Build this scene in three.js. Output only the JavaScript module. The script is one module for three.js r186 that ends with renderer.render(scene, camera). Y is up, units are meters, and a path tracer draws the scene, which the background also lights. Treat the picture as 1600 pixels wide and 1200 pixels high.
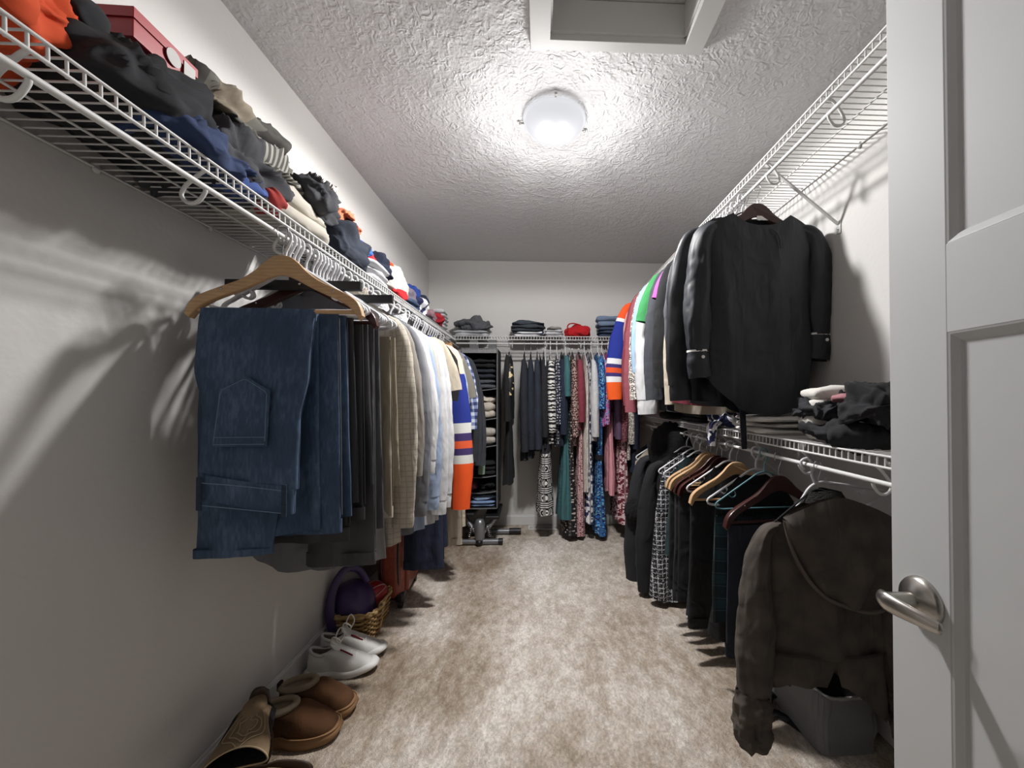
import * as THREE from 'three';
import { mergeGeometries } from 'three/addons/utils/BufferGeometryUtils.js';
import { RoundedBoxGeometry } from 'three/addons/geometries/RoundedBoxGeometry.js';
import { ImprovedNoise } from 'three/addons/math/ImprovedNoise.js';

// ───────── camera, sky, exposure ─────────
const scene = new THREE.Scene();
const camera = new THREE.PerspectiveCamera(88.7, 4 / 3, 0.02, 30);
camera.position.set(0, 1.18, 0);
camera.rotation.order = 'YXZ';
camera.rotation.set(0.0126, -0.0409, 0);
camera.setViewOffset(1600, 1200, -68, -14.7, 1600, 1200);
scene.add(camera);
scene.background = new THREE.Color(0x000000);
const renderer = new THREE.WebGLRenderer({ antialias: true });
renderer.shadowMap.enabled = true;
renderer.toneMapping = THREE.LinearToneMapping;
renderer.toneMappingExposure = 1.38;
const LAMP_POWER = 2.1, LAMP_SPILL = 0.16, LAMP_SIDE = 0.95, LAMP_DOWN = 3.2;   // candela of the ceiling light's bowl: below the horizon, all round, sideways, straight down
const LAMP_COLOUR = 0xfdfbfa;

// room measures (metres, camera stands in the doorway at z = 0, closet runs to -z)
const XL = -1.031, XR = 1.207, ZB = -3.69, H = 2.468, DEP = 0.282, DEPR = 0.312;
const YL = 1.717, YU = 2.137, YD = 1.03;            // shelf decks: left/back, right upper, right lower
const RL = 1.653, RU = 2.061, RD = 0.959;           // hanging rods
const XRL = XL + DEP, XRR = XR - DEPR, ZRB = ZB + DEP;

// ───────── small helpers ─────────
const V = (x, y, z) => new THREE.Vector3(x, y, z);
function rng(seed) { let a = seed >>> 0; return () => { a = (a + 0x6d2b79f5) | 0; let t = Math.imul(a ^ (a >>> 15), 1 | a); t = (t + Math.imul(t ^ (t >>> 7), 61 | t)) ^ t; return ((t ^ (t >>> 14)) >>> 0) / 4294967296; }; }
const N = new ImprovedNoise();
const nz = (x, y, z) => N.noise(x + 31.7, y + 17.3, z + 5.1);
const lerp = (a, b, t) => a + (b - a) * t;
const clamp = (x, a = 0, b = 1) => Math.min(b, Math.max(a, x));
const smooth = (a, b, x) => { const t = clamp((x - a) / (b - a)); return t * t * (3 - 2 * t); };
const used = {};
function numbered(n) { const k = used[n] = (used[n] ?? -1) + 1; return k ? `${n}_${String(k).padStart(3, '0')}` : n; }
function shade(o) { o.castShadow = true; o.receiveShadow = true; return o; }
function thing(name, label, category, [x, y, z] = [0, 0, 0], turn = 0, group) {
  const o = new THREE.Group(); o.name = numbered(name); o.position.set(x, y, z); o.rotation.y = turn;
  o.userData = { label, category }; if (group) o.userData.group = group;
  scene.add(o); return o;
}
function part(name, geo, mat, parent, label) {
  const m = shade(new THREE.Mesh(Array.isArray(geo) ? mergeGeometries(geo.map(g => g.index ? g.toNonIndexed() : g)) : geo, mat));
  m.name = name; if (label) m.userData.label = label; parent.add(m); return m;
}
function struct(name, geo, mat, parent = scene) {
  const m = part(name, geo, mat, parent); if (parent === scene) m.userData.kind = 'structure'; return m;
}
const box = (w, h, d, x = 0, y = 0, z = 0) => new THREE.BoxGeometry(w, h, d).translate(x, y, z);
const rbox = (w, h, d, r, x = 0, y = 0, z = 0, s = 2) => new RoundedBoxGeometry(w, h, d, s, Math.min(r, w / 2.01, h / 2.01, d / 2.01)).translate(x, y, z);
function metreUV(g) {                                    // uv in metres by dominant normal
  const p = g.attributes.position, n = g.attributes.normal, u = g.attributes.uv;
  for (let i = 0; i < p.count; i++) {
    const ax = Math.abs(n.getX(i)), ay = Math.abs(n.getY(i)), az = Math.abs(n.getZ(i));
    if (ay >= ax && ay >= az) u.setXY(i, p.getX(i), p.getZ(i)); else if (ax >= az) u.setXY(i, p.getZ(i), p.getY(i)); else u.setXY(i, p.getX(i), p.getY(i));
  }
  return g;
}
// a grid surface; wrapU closes it round u
function grid(nu, nv, fn, wrapU = false, flip = false) {
  const pos = [], uv = [], idx = [];
  for (let j = 0; j <= nv; j++) for (let i = 0; i <= nu; i++) { const r = fn(i / nu, j / nv); pos.push(r[0], r[1], r[2]); uv.push(r[3] ?? i / nu, r[4] ?? j / nv); }
  for (let j = 0; j < nv; j++) for (let i = 0; i < nu; i++) { const a = j * (nu + 1) + i, b = a + 1, c = a + nu + 1, d = c + 1; if (flip) idx.push(a, c, b, b, c, d); else idx.push(a, b, c, b, d, c); }
  const g = new THREE.BufferGeometry();
  g.setAttribute('position', new THREE.Float32BufferAttribute(pos, 3)); g.setAttribute('uv', new THREE.Float32BufferAttribute(uv, 2)); g.setIndex(idx);
  g.computeVertexNormals();
  if (wrapU) { const n = g.attributes.normal; for (let j = 0; j <= nv; j++) { const a = j * (nu + 1), b = a + nu; const v = V(n.getX(a) + n.getX(b), n.getY(a) + n.getY(b), n.getZ(a) + n.getZ(b)).normalize(); n.setXYZ(a, v.x, v.y, v.z); n.setXYZ(b, v.x, v.y, v.z); } }
  return g;
}
// swept round tube through points, straight or smoothed
function tube(pts, r, { seg = 0, rad = 8, closed = false, smoothed = true } = {}) {
  const P = pts.map(p => p.isVector3 ? p : V(...p));
  let c;
  if (smoothed) c = new THREE.CatmullRomCurve3(P, closed, 'centripetal');
  else { c = new THREE.CurvePath(); for (let i = 0; i + 1 < P.length; i++) c.add(new THREE.LineCurve3(P[i], P[i + 1])); if (closed) c.add(new THREE.LineCurve3(P[P.length - 1], P[0])); }
  return new THREE.TubeGeometry(c, seg || P.length * 5, r, rad, closed);
}
function rodGeo(a, b, r, rad = 10) {                      // straight capped rod from a to b
  const A = V(...a), B = V(...b), d = B.clone().sub(A), g = new THREE.CylinderGeometry(r, r, d.length(), rad);
  g.applyQuaternion(new THREE.Quaternion().setFromUnitVectors(V(0, 1, 0), d.normalize()));
  return g.translate((A.x + B.x) / 2, (A.y + B.y) / 2, (A.z + B.z) / 2);
}
// flattened tube (sleeves, straps, trouser legs): radii [across, thick] along the points
function limb(pts, radii, { n = 18, m = 22, wr = 0.12, seed = 1, e2 = V(0, 0, 1), cap = false, vNorm = false } = {}) {
  const c = new THREE.CatmullRomCurve3(pts.map(p => p.isVector3 ? p : V(...p)), false, 'centripetal'), L = c.getLength();
  const at = t => { const k = t * (radii.length - 1), i = Math.min(radii.length - 2, Math.floor(k)), f = k - i; return [lerp(radii[i][0], radii[i + 1][0], f), lerp(radii[i][1], radii[i + 1][1], f)]; };
  return grid(n, m, (u, v) => {
    const t = v, p = c.getPointAt(t), T = c.getTangentAt(t), E1 = T.clone().cross(e2).normalize(), E2 = E1.clone().cross(T).normalize();
    let [a, b] = at(t); if (cap && (v === 0 || v === 1)) { a *= 0.02; b *= 0.02; }
    const th = u * Math.PI * 2, cs = Math.cos(th), sn = Math.sin(th);
    const w = 1 + wr * (1.1 * nz(cs * 2.4 + seed, sn * 2.4, t * L * 5 + seed * 3.1) + 0.7 * nz(cs * 4.5 + seed, sn * 4.5 - t * 3, t * L * 11) + 0.35 * nz(cs * 1.6 + seed, sn * 1.6 + t * 9, t * L * 26));
    const q = p.clone().addScaledVector(E1, a * cs * w).addScaledVector(E2, b * sn * w * (1 + wr));
    return [q.x, q.y, q.z, th * (a + b) / 2, vNorm ? 1 - t : -t * L];
  }, true);
}
// hanging cloth: a closed, flattened bag between a top line and a hem, with folds that grow towards the hem
function sheet({ W, top, hem, D, fold = 0.012, freq = 2.6, seed = 1, nS = 36, nT = 26, wr = 0.004, uvNorm = false, wave = 0.3, cx = () => 0, zOff = () => 0 }) {
  return grid(nS, nT, (u, t) => {
    const a = u * Math.PI * 2, s = Math.cos(a), sn = Math.sin(a), side = sn >= 0 ? 1 : -1;
    const w = W(t), yt = top(s, side), yh = hem(s, side), y = lerp(yt, yh, t);
    const g = Math.pow(t, 0.8);
    const ph = freq * Math.PI * s + seed * 1.7 + 1.6 * nz(s * 1.4, t * 1.5, seed);
    const f = fold * g * (Math.sin(ph) + 0.45 * Math.sin(ph * 2.3 + seed));
    const x = cx(t) + w * s + wave * f * Math.abs(s);
    const q = nz(x * 11, y * 5, seed * 2.3 + side) + 0.5 * nz(x * 27, y * 13, seed + side * 3);
    const z = zOff(t) + D(t) * side * Math.pow(Math.abs(sn), 0.65) + f * (1 - 0.3 * Math.abs(s)) + wr * q * (0.3 + t);
    return [x, y, z, uvNorm ? s * 0.5 + 0.5 : x + (side > 0 ? 0 : 0.37), uvNorm ? 1 - t : y];
  }, true);
}
const weld = g => g;

// ───────── textures ─────────
function hash(i, j, s) { let h = (i * 374761393 + j * 668265263 + s * 2147483647) | 0; h = Math.imul(h ^ (h >>> 13), 1274126177); return ((h ^ (h >>> 16)) >>> 0) / 4294967296; }
function tn(u, v, per, s) {                              // tiling value noise 0..1
  const x = u * per, y = v * per, i = Math.floor(x), j = Math.floor(y), fx = x - i, fy = y - j, w = k => ((k % per) + per) % per;
  const sx = fx * fx * (3 - 2 * fx), sy = fy * fy * (3 - 2 * fy);
  return lerp(lerp(hash(w(i), w(j), s), hash(w(i + 1), w(j), s), sx), lerp(hash(w(i), w(j + 1), s), hash(w(i + 1), w(j + 1), s), sx), sy);
}
const fbm = (u, v, per, s, o = 4) => { let a = 0, k = 0.5, t = 0; for (let i = 0; i < o; i++) { a += k * tn(u, v, per << i, s + i); t += k; k *= 0.5; } return a / t; };
function tex(size, metres, fn, colour = true) {
  const [w, h] = Array.isArray(size) ? size : [size, size], d = new Uint8Array(w * h * 4);
  for (let j = 0; j < h; j++) for (let i = 0; i < w; i++) { const c = fn((i + 0.5) / w, (j + 0.5) / h), k = (j * w + i) * 4; const q = typeof c === 'number' ? [c, c, c] : c; d[k] = clamp(q[0], 0, 255); d[k + 1] = clamp(q[1], 0, 255); d[k + 2] = clamp(q[2], 0, 255); d[k + 3] = 255; }
  const t = new THREE.DataTexture(d, w, h); t.wrapS = t.wrapT = THREE.RepeatWrapping; t.magFilter = THREE.LinearFilter; t.minFilter = THREE.LinearMipmapLinearFilter; t.generateMipmaps = true;
  if (colour) t.colorSpace = THREE.SRGBColorSpace;
  const [mx, my] = Array.isArray(metres) ? metres : [metres, metres]; t.repeat.set(1 / mx, 1 / my); t.needsUpdate = true; return t;
}
const mix = (a, b, t) => [lerp(a[0], b[0], t), lerp(a[1], b[1], t), lerp(a[2], b[2], t)];
const weaveBump = tex(256, 0.12, (u, v) => { const a = Math.sin(u * Math.PI * 2 * 48) * Math.sin(v * Math.PI * 2 * 48); return 128 + 40 * a + 110 * (fbm(u, v, 12, 9) - 0.5); }, false);
const creaseBump = tex(512, [0.44, 0.6], (u, v) => {          // long soft creases of hung cloth plus weave
  const n = fbm(u, v, 6, 11, 3), a = 1 - Math.abs(2 * ((tn(u, v, 7, 21) * 2.2 + 0.8 * n) % 1) - 1), w = fbm((u * 2) % 1, v, 5, 41, 3), c = 1 - Math.abs(2 * ((u * 5 + w * 2.4) % 1) - 1);
  return 40 + 70 * smooth(0.1, 0.95, c) + 70 * smooth(0.2, 0.9, a) + 30 * n + 3 * Math.sin(u * Math.PI * 2 * 180) * Math.sin(v * Math.PI * 2 * 240);
}, false);
const knitBump = tex(256, 0.10, (u, v) => 128 + 80 * Math.sin(u * Math.PI * 2 * 26) * 0.7 + 60 * Math.sin(v * Math.PI * 2 * 20 + 3 * Math.sin(u * Math.PI * 52)), false);
const M = (o) => new THREE.MeshStandardMaterial({ roughness: 0.9, side: THREE.DoubleSide, ...o });
const cloth = (c, o = {}) => M({ color: c, roughness: 0.95, bumpMap: creaseBump, bumpScale: 0.0055, ...o });
const print = (map, o = {}) => M({ map, roughness: 0.9, bumpMap: creaseBump, bumpScale: 0.005, ...o });
const dots = (u, v, per, s, r, jit = 0.6) => {            // distance to jittered spots on a tiling lattice, 1 inside
  let best = 9; const x = u * per, y = v * per, i0 = Math.floor(x), j0 = Math.floor(y), w = k => ((k % per) + per) % per;
  for (let j = -1; j <= 1; j++) for (let i = -1; i <= 1; i++) { const a = w(i0 + i), b = w(j0 + j); const px = i0 + i + 0.5 + jit * (hash(a, b, s) - 0.5), py = j0 + j + 0.5 + jit * (hash(a, b, s + 7) - 0.5); best = Math.min(best, Math.hypot(x - px, y - py) * (0.7 + 0.6 * hash(a, b, s + 3))); }
  return 1 - smooth(r * 0.8, r, best);
};
const blotch = (cols, per, s, size = 256, metres = 0.2) => tex(size, metres, (u, v) => { const n = fbm(u, v, per, s, 3); const k = clamp((n - 0.25) * 2, 0, 0.999) * cols.length; return cols[Math.floor(k)]; });

const T = {
  denim: tex(512, 0.5, (u, v) => { const tw = 10 * Math.sin((u * 2 + v) * Math.PI * 2 * 120); const f = fbm(u, v, 5, 3), g = fbm(u * 4 % 1, v, 24, 5); const k = f * 0.6 + g * 0.4; const h = 60 * Math.max(0, k - 0.5); return [38 + 40 * k + h + tw * 0.4, 54 + 46 * k + h + tw * 0.5, 76 + 52 * k + h + tw * 0.6]; }),
  denimDark: tex(256, 0.4, (u, v) => { const k = fbm(u, v, 6, 13); return [26 + 18 * k, 30 + 20 * k, 40 + 24 * k]; }),
  greyDenim: tex(256, 0.4, (u, v) => { const k = fbm(u, v, 6, 23); return [52 + 26 * k, 52 + 26 * k, 54 + 26 * k]; }),
  beigeCheck: tex(256, 0.12, (u, v) => { const l = Math.min(Math.abs((u * 6) % 1 - 0.5), Math.abs((v * 6) % 1 - 0.5)) < 0.06 ? 1 : 0; const n = fbm(u, v, 16, 2); return mix([176, 169, 156], [132, 122, 110], l * 0.5 + 0.2 * n); }),
  gingham: tex(128, 0.045, (u, v) => { const a = u < 0.5 ? 1 : 0, b = v < 0.5 ? 1 : 0; return a + b === 2 ? [44, 54, 92] : a + b === 1 ? [118, 132, 176] : [205, 210, 222]; }),
  lightBlueCheck: tex(128, 0.05, (u, v) => { const a = ((u * 5) % 1 < 0.3 ? 1 : 0) + ((v * 5) % 1 < 0.3 ? 1 : 0); return mix([196, 204, 222], [108, 128, 178], a * 0.4); }),
  tealPlaid: tex(256, 0.18, (u, v) => { const a = smooth(0.3, 0.34, Math.abs(u * 2 % 1 - 0.5)) * 0.5 + smooth(0.3, 0.34, Math.abs(v * 2 % 1 - 0.5)) * 0.5; const l = Math.abs(u * 4 % 1 - 0.5) < 0.03 || Math.abs(v * 4 % 1 - 0.5) < 0.03 ? 1 : 0; return mix(mix([18, 24, 28], [30, 58, 66], a), [110, 140, 140], l * 0.4); }),
  floralDark: tex(256, 0.16, (u, v) => { const a = dots(u, v, 9, 3, 0.42), b = dots(u, v, 13, 8, 0.34); return mix(mix([28, 22, 24], [196, 176, 164], a), [120, 52, 60], b * 0.8); }),
  leopard: tex(256, 0.14, (u, v) => { const a = dots(u, v, 8, 31, 0.46), b = dots(u, v, 8, 31, 0.24); return mix([214, 206, 196], [34, 30, 32], clamp(a - b)); }),
  redLeopard: tex(256, 0.16, (u, v) => { const n = fbm(u, v, 14, 51, 3); return n > 0.5 ? [222, 198, 198] : n > 0.44 ? [150, 60, 76] : [98, 28, 44]; }),
  pinkFloral: tex(256, 0.16, (u, v) => { const a = dots(u, v, 10, 17, 0.36), b = dots(u, v, 15, 27, 0.3); return mix(mix([212, 164, 168], [96, 40, 52], a), [240, 220, 216], b * 0.8); }),
  purpleFloral: tex(256, 0.14, (u, v) => { const n = fbm(u, v, 12, 61, 3), m = fbm(u, v, 9, 71, 2); return n > 0.56 ? [200, 70, 150] : m > 0.56 ? [120, 140, 190] : n < 0.42 ? [40, 34, 60] : [180, 160, 190]; }),
  paisley: tex(256, 0.16, (u, v) => { const n = fbm(u, v, 10, 81, 3), m = fbm(u, v, 20, 91, 2); return m > 0.6 ? [120, 180, 210] : n > 0.54 ? [32, 96, 170] : n > 0.44 ? [24, 60, 128] : [18, 36, 84]; }),
  burgundyFloral: tex(256, 0.14, (u, v) => { const a = dots(u, v, 12, 37, 0.34); return mix([74, 26, 40], [150, 92, 100], a); }),
  tweed: tex(256, 0.12, (u, v) => { const c = (Math.floor(u * 10) + Math.floor(v * 10)) % 2, n = hash(Math.floor(u * 40), Math.floor(v * 40), 5); const l = (v * 5) % 1 < 0.2 || (u * 5) % 1 < 0.2; return l && n > 0.35 ? [205, 205, 208] : c && n > 0.75 ? [150, 152, 158] : [26, 28, 34]; }),
  zebra: tex(256, [0.2, 0.09], (u, v) => { const s = Math.sin((v * 3 + 0.7 * tn(u, v, 4, 5)) * Math.PI * 2); return s > 0.1 ? [222, 220, 216] : [24, 24, 28]; }),
  bwBlocks: tex(256, 0.12, (u, v) => { const s = v > 0.5 ? Math.sin(v * Math.PI * 14) : Math.sin((u + 0.3 * tn(u, v, 4, 9)) * Math.PI * 12); return s > 0 ? [222, 220, 216] : [22, 22, 26]; }),
  navyDots: tex(128, 0.09, (u, v) => mix([22, 26, 46], [216, 216, 220], dots(u, v, 4, 5, 0.24))),
  navyWhite: tex(256, 0.2, (u, v) => { const n = fbm(u, v, 8, 101, 3); return n > 0.54 ? [226, 226, 228] : [34, 42, 80]; }),
  blackFloral: tex(256, 0.2, (u, v) => mix([20, 18, 20], [190, 178, 170], dots(u, v, 7, 44, 0.26))),
  goldOnBlack: tex(256, 0.3, (u, v) => { const n = fbm(u, v, 9, 121, 3); return n > 0.6 ? [206, 188, 140] : [18, 17, 20]; }),
  sequin: tex(256, 0.08, (u, v) => { const a = dots(u, v, 16, 15, 0.36, 0.3); return mix([186, 178, 168], [244, 240, 232], a); }),
  camo: tex(256, 0.3, (u, v) => { const n = fbm(u, v, 7, 131, 3); return n > 0.56 ? [128, 118, 102] : n > 0.46 ? [98, 96, 88] : [66, 64, 60]; }),
  stripeGrey: tex([8, 128], [1, 0.06], (u, v) => (v * 3) % 1 < 0.45 ? [150, 148, 140] : [74, 72, 68]),
  stripeNavy: tex([8, 128], [1, 0.05], (u, v) => (v * 3) % 1 < 0.5 ? [222, 222, 224] : [48, 56, 84]),
  jersey: tex([4, 512], [1, 1], (u, v) => { const t = 1 - v; if (t < 0.2) return [228, 82, 28]; if (t < 0.235) return [232, 228, 224]; if (t < 0.6) return [24, 44, 140]; if (t < 0.655) return [230, 230, 232]; if (t < 0.69) return [56, 46, 112]; if (t < 0.74) return [226, 86, 40]; if (t < 0.775) return [56, 46, 112]; if (t < 0.83) return [230, 230, 232]; return [238, 92, 24]; }),
  jerseyDark: tex([4, 512], [1, 1], (u, v) => { const t = 1 - v; if (t < 0.2) return [228, 200, 180]; if (t < 0.49) return [26, 44, 132]; if (t < 0.55) return [214, 214, 208]; if (t < 0.595) return [62, 46, 100]; if (t < 0.64) return [228, 92, 50]; if (t < 0.68) return [62, 46, 100]; if (t < 0.73) return [214, 214, 208]; return [232, 84, 24]; }),
  leather: tex(256, 0.25, (u, v) => { const n = fbm(u, v, 5, 141), m = fbm(u, v, 20, 151); return [112 + 60 * n - 14 * m, 50 + 34 * n - 8 * m, 34 + 24 * n]; }),
  suede: tex(256, 0.3, (u, v) => { const n = fbm(u, v, 6, 161); return [112 + 40 * n, 80 + 30 * n, 50 + 22 * n]; }),
  bootHide: tex(256, 0.3, (u, v) => { const n = fbm(u, v, 8, 171); return [102 + 44 * n, 84 + 40 * n, 62 + 32 * n]; }),
  jacketSuede: tex(256, 0.35, (u, v) => { const n = fbm(u, v, 8, 181); return [56 + 34 * n, 51 + 31 * n, 47 + 28 * n]; }),
  wood: tex([256, 256], [0.3, 0.05], (u, v) => { const g = tn(u * 2 % 1, v, 6, 3) * 0.5 + 0.5 * Math.abs(Math.sin((v * 5 + 0.6 * tn(u, v, 4, 8)) * Math.PI)); return mix([208, 174, 134], [182, 146, 106], g); }),
  fleece: tex(256, 0.08, (u, v) => { const n = fbm(u, v, 16, 191); return [190 + 60 * n, 178 + 60 * n, 158 + 60 * n]; }),
};
const furBump = tex(256, 0.08, (u, v) => 255 * fbm(u, v, 18, 201, 4), false);

const mat = {
  wire: M({ color: 0xd2d2d0, roughness: 0.5, bumpMap: null }),
  whitePlastic: M({ color: 0xd0d0d3, roughness: 0.4 }),
  tealPlastic: M({ color: 0x5d8a92, roughness: 0.4 }),
  blackPlastic: M({ color: 0x17171a, roughness: 0.45 }),
  velvet: M({ color: 0x1b1a1d, roughness: 0.95 }),
  woodLight: M({ map: T.wood, roughness: 0.5 }),
  woodDark: M({ color: 0x3a1a16, roughness: 0.35 }),
  chrome: M({ color: 0xb8b8bc, roughness: 0.25, metalness: 1 }),
  nickel: M({ color: 0xb4b0aa, roughness: 0.3, metalness: 1 }),
  trim: M({ color: 0xd0d0ce, roughness: 0.55 }),
  door: M({ color: 0xbcbebe, roughness: 0.62 }),
  black: cloth(0x17181b), charcoal: cloth(0x2b2d31), grey: cloth(0x6a6b70), midGrey: cloth(0x8a8a8c), white: cloth(0xc4c4c6), offWhite: cloth(0xb5afa4),
  cream: cloth(0xb3a998), navy: cloth(0x1d2438), lightBlue: cloth(0x95a4bd), denim: print(T.denim), denimDark: print(T.denimDark), greyDenim: print(T.greyDenim),
  khaki: cloth(0x8d8473), burgundy: cloth(0x7c3340), pink: cloth(0xd3929c), red: cloth(0xb0141c), teal: cloth(0x3a6468), darkTeal: cloth(0x2a3d40),
};
const stitch = M({ color: 0x71879f, roughness: 0.9 }), stitchDark = M({ color: 0x55585e, roughness: 0.9 });

// ───────── the room ─────────
const wallBump = tex(256, 0.5, (u, v) => 128 + 120 * (fbm(u, v, 40, 301, 3) - 0.5), false);
const wallMat = M({ color: 0xcac8c5, roughness: 0.85, bumpMap: wallBump, bumpScale: 0.0012 });
const ceilBump = tex(1024, 0.8, (u, v) => {
  const wu = u + 0.016 * (tn(u, v, 30, 341) - 0.5) * 2, wv = v + 0.016 * (tn(u, v, 30, 351) - 0.5) * 2, n = fbm(wu, wv, 38, 311, 3) * 0.6 + 0.4 * fbm((wu + wv) % 1, (wv - wu + 1) % 1, 30, 361, 2), m = fbm(u, v, 22, 321, 2); const r = 1 - Math.abs(n - 0.5) * 4.2;
  return 255 * clamp(0.25 + 0.5 * smooth(0.3, 0.85, r) * smooth(0.3, 0.6, m) + 0.45 * (fbm(u, v, 90, 331, 2) - 0.4));
}, false);
const ceilMat = M({ color: 0xd0d0d0, roughness: 0.95, bumpMap: ceilBump, bumpScale: 0.0036 });
const carpetMap = tex([1024, 1792], [2.3, 4.025], (u, v) => {
  const a = fbm(u, v, 7, 401, 4), b = fbm(u, v, 90, 411, 3), c = tn(u, v, 420, 421), e = fbm((u + 0.2 * v) % 1, v, 3, 431, 3);
  const x = ((u + 0.5) % 1) * 2.3 - 1.15 + 0.6 * (a - 0.5), path = Math.exp(-Math.pow(Math.abs((x - 0.05) / 0.56), 3));    // trodden band down the middle is paler
  const k = clamp(0.3 + 0.4 * path + 1.25 * (a - 0.5) + 0.7 * (e - 0.5) + 0.6 * (b - 0.5));
  const q = mix([142, 124, 104], [236, 229, 221], k), s = 0.9 + 0.2 * c; return [q[0] * s, q[1] * s, q[2] * s];
});
const carpetBump = tex(512, 0.2, (u, v) => 255 * (0.55 * tn(u, v, 110, 441) + 0.45 * fbm(u, v, 22, 451, 3)), false);
const floorMat = M({ map: carpetMap, roughness: 1, bumpMap: carpetBump, bumpScale: 0.006 });
{
  struct('floor', metreUV(box(XR - XL + 0.4, 0.1, 5.4, (XL + XR) / 2, -0.05, -1.1)), floorMat);
  // ceiling with the hatch opening cut out of it
  const hx0 = 0.032, hx1 = 0.528, hz0 = -1.372, hz1 = -0.62, x0 = XL - 0.12, x1 = XR + 0.12, z0 = ZB - 0.12, z1 = 1.62, t = 0.16;
  const c = (a, b, p, q) => metreUV(box(b - a, t, q - p, (a + b) / 2, H + t / 2, (p + q) / 2));
  struct('ceiling', [c(x0, hx0, z0, z1), c(hx1, x1, z0, z1), c(hx0, hx1, z0, hz0), c(hx0, hx1, hz1, z1)], ceilMat);
  struct('wall_left', metreUV(box(0.12, H, -ZB + 1.5, XL - 0.06, H / 2, (ZB + 1.5) / 2)), wallMat);
  struct('wall_right', metreUV(box(0.12, H, -ZB + 1.5, XR + 0.06, H / 2, (ZB + 1.5) / 2)), wallMat);
  struct('wall_back', metreUV(box(XR - XL + 0.24, H, 0.12, (XL + XR) / 2, H / 2, ZB - 0.06)), wallMat);
  const dx0 = -0.14, dx1 = 0.655, dh = 2.05;
  struct('wall_front', [metreUV(box(dx0 - XL, H, 0.115, (dx0 + XL) / 2, H / 2, 0.0875)), metreUV(box(XR - dx1, H, 0.115, (dx1 + XR) / 2, H / 2, 0.0875)), metreUV(box(dx1 - dx0, H - dh, 0.115, (dx0 + dx1) / 2, (H + dh) / 2, 0.0875))], wallMat);
  struct('wall_hall', metreUV(box(XR - XL + 0.24, H, 0.12, (XL + XR) / 2, H / 2, 1.56)), wallMat);
  struct('trim_2', [rbox(0.02, dh, 0.13, 0.003, dx0 + 0.01, dh / 2, 0.085), rbox(0.02, dh, 0.13, 0.003, dx1 - 0.01, dh / 2, 0.085), rbox(dx1 - dx0, 0.02, 0.13, 0.003, (dx0 + dx1) / 2, dh - 0.01, 0.085)], mat.trim);
  const bb = (w, d, x, z) => [rbox(w, 0.085, d, 0.004, x, 0.0425, z), rbox(w * (w > d ? 1 : 0.6), 0.012, d * (w > d ? 0.6 : 1), 0.003, x + (w > d ? 0 : Math.sign(x) * 0.002), 0.088, z - (w > d ? 0.002 : 0))];
  struct('baseboard_left', bb(0.014, -ZB, XL + 0.007, ZB / 2), mat.trim);
  struct('baseboard_right', bb(0.014, -ZB, XR - 0.007, ZB / 2), mat.trim);
  struct('baseboard_back', bb(XR - XL - 0.028, 0.014, (XL + XR) / 2, ZB + 0.007), mat.trim);
  // attic hatch: lining boards, mitred casing, lid panel
  const hatch = new THREE.Group(); hatch.name = 'trim_1'; hatch.userData.kind = 'structure'; scene.add(hatch);
  const trimBoard = (ax, az, bx, bz, ix, iz, jx, jz) => {      // casing board from outer edge a-b to inner edge i-j, 18 mm proud
    const s = new THREE.Shape([new THREE.Vector2(ax, az), new THREE.Vector2(bx, bz), new THREE.Vector2(jx, jz), new THREE.Vector2(ix, iz)]);
    return new THREE.ExtrudeGeometry(s, { depth: 0.018, bevelEnabled: true, bevelThickness: 0.002, bevelSize: 0.002, bevelSegments: 2 }).rotateX(Math.PI / 2).translate(0, H - 0.001, 0);
  };
  const O = [-0.032, -1.412, 0.592, -0.556], I = [0.036, -1.372, 0.524, -0.62];
  // shape y is world z after rotateX(+90)
  part('casing_board', trimBoard(O[0], O[1], O[2], O[1], I[0], I[1], I[2], I[1]), mat.trim, hatch);
  part('casing_board', trimBoard(O[0], O[3], O[2], O[3], I[0], I[3], I[2], I[3]), mat.trim, hatch);
  part('casing_board', trimBoard(O[0], O[1], O[0], O[3], I[0], I[1], I[0], I[3]), mat.trim, hatch);
  part('casing_board', trimBoard(O[2], O[1], O[2], O[3], I[2], I[1], I[2], I[3]), mat.trim, hatch);
  const lin = (w, d, x, z) => rbox(w, 0.115, d, 0.002, x, H + 0.0575, z);
  part('lining_board', lin(0.49, 0.012, 0.28, -1.366), mat.trim, hatch); part('lining_board', lin(0.49, 0.012, 0.28, -0.626), mat.trim, hatch);
  part('lining_board', lin(0.012, 0.75, 0.038, -0.996), mat.trim, hatch); part('lining_board', lin(0.012, 0.75, 0.522, -0.996), mat.trim, hatch);
  const lid = thing('attic_hatch_lid', 'flat white lid panel closing the square attic opening in the ceiling', 'hatch', [0.28, H + 0.118, -0.996]);
  part('panel', rbox(0.496, 0.016, 0.752, 0.002, 0, 0.008, 0), mat.trim, lid);
}

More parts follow.
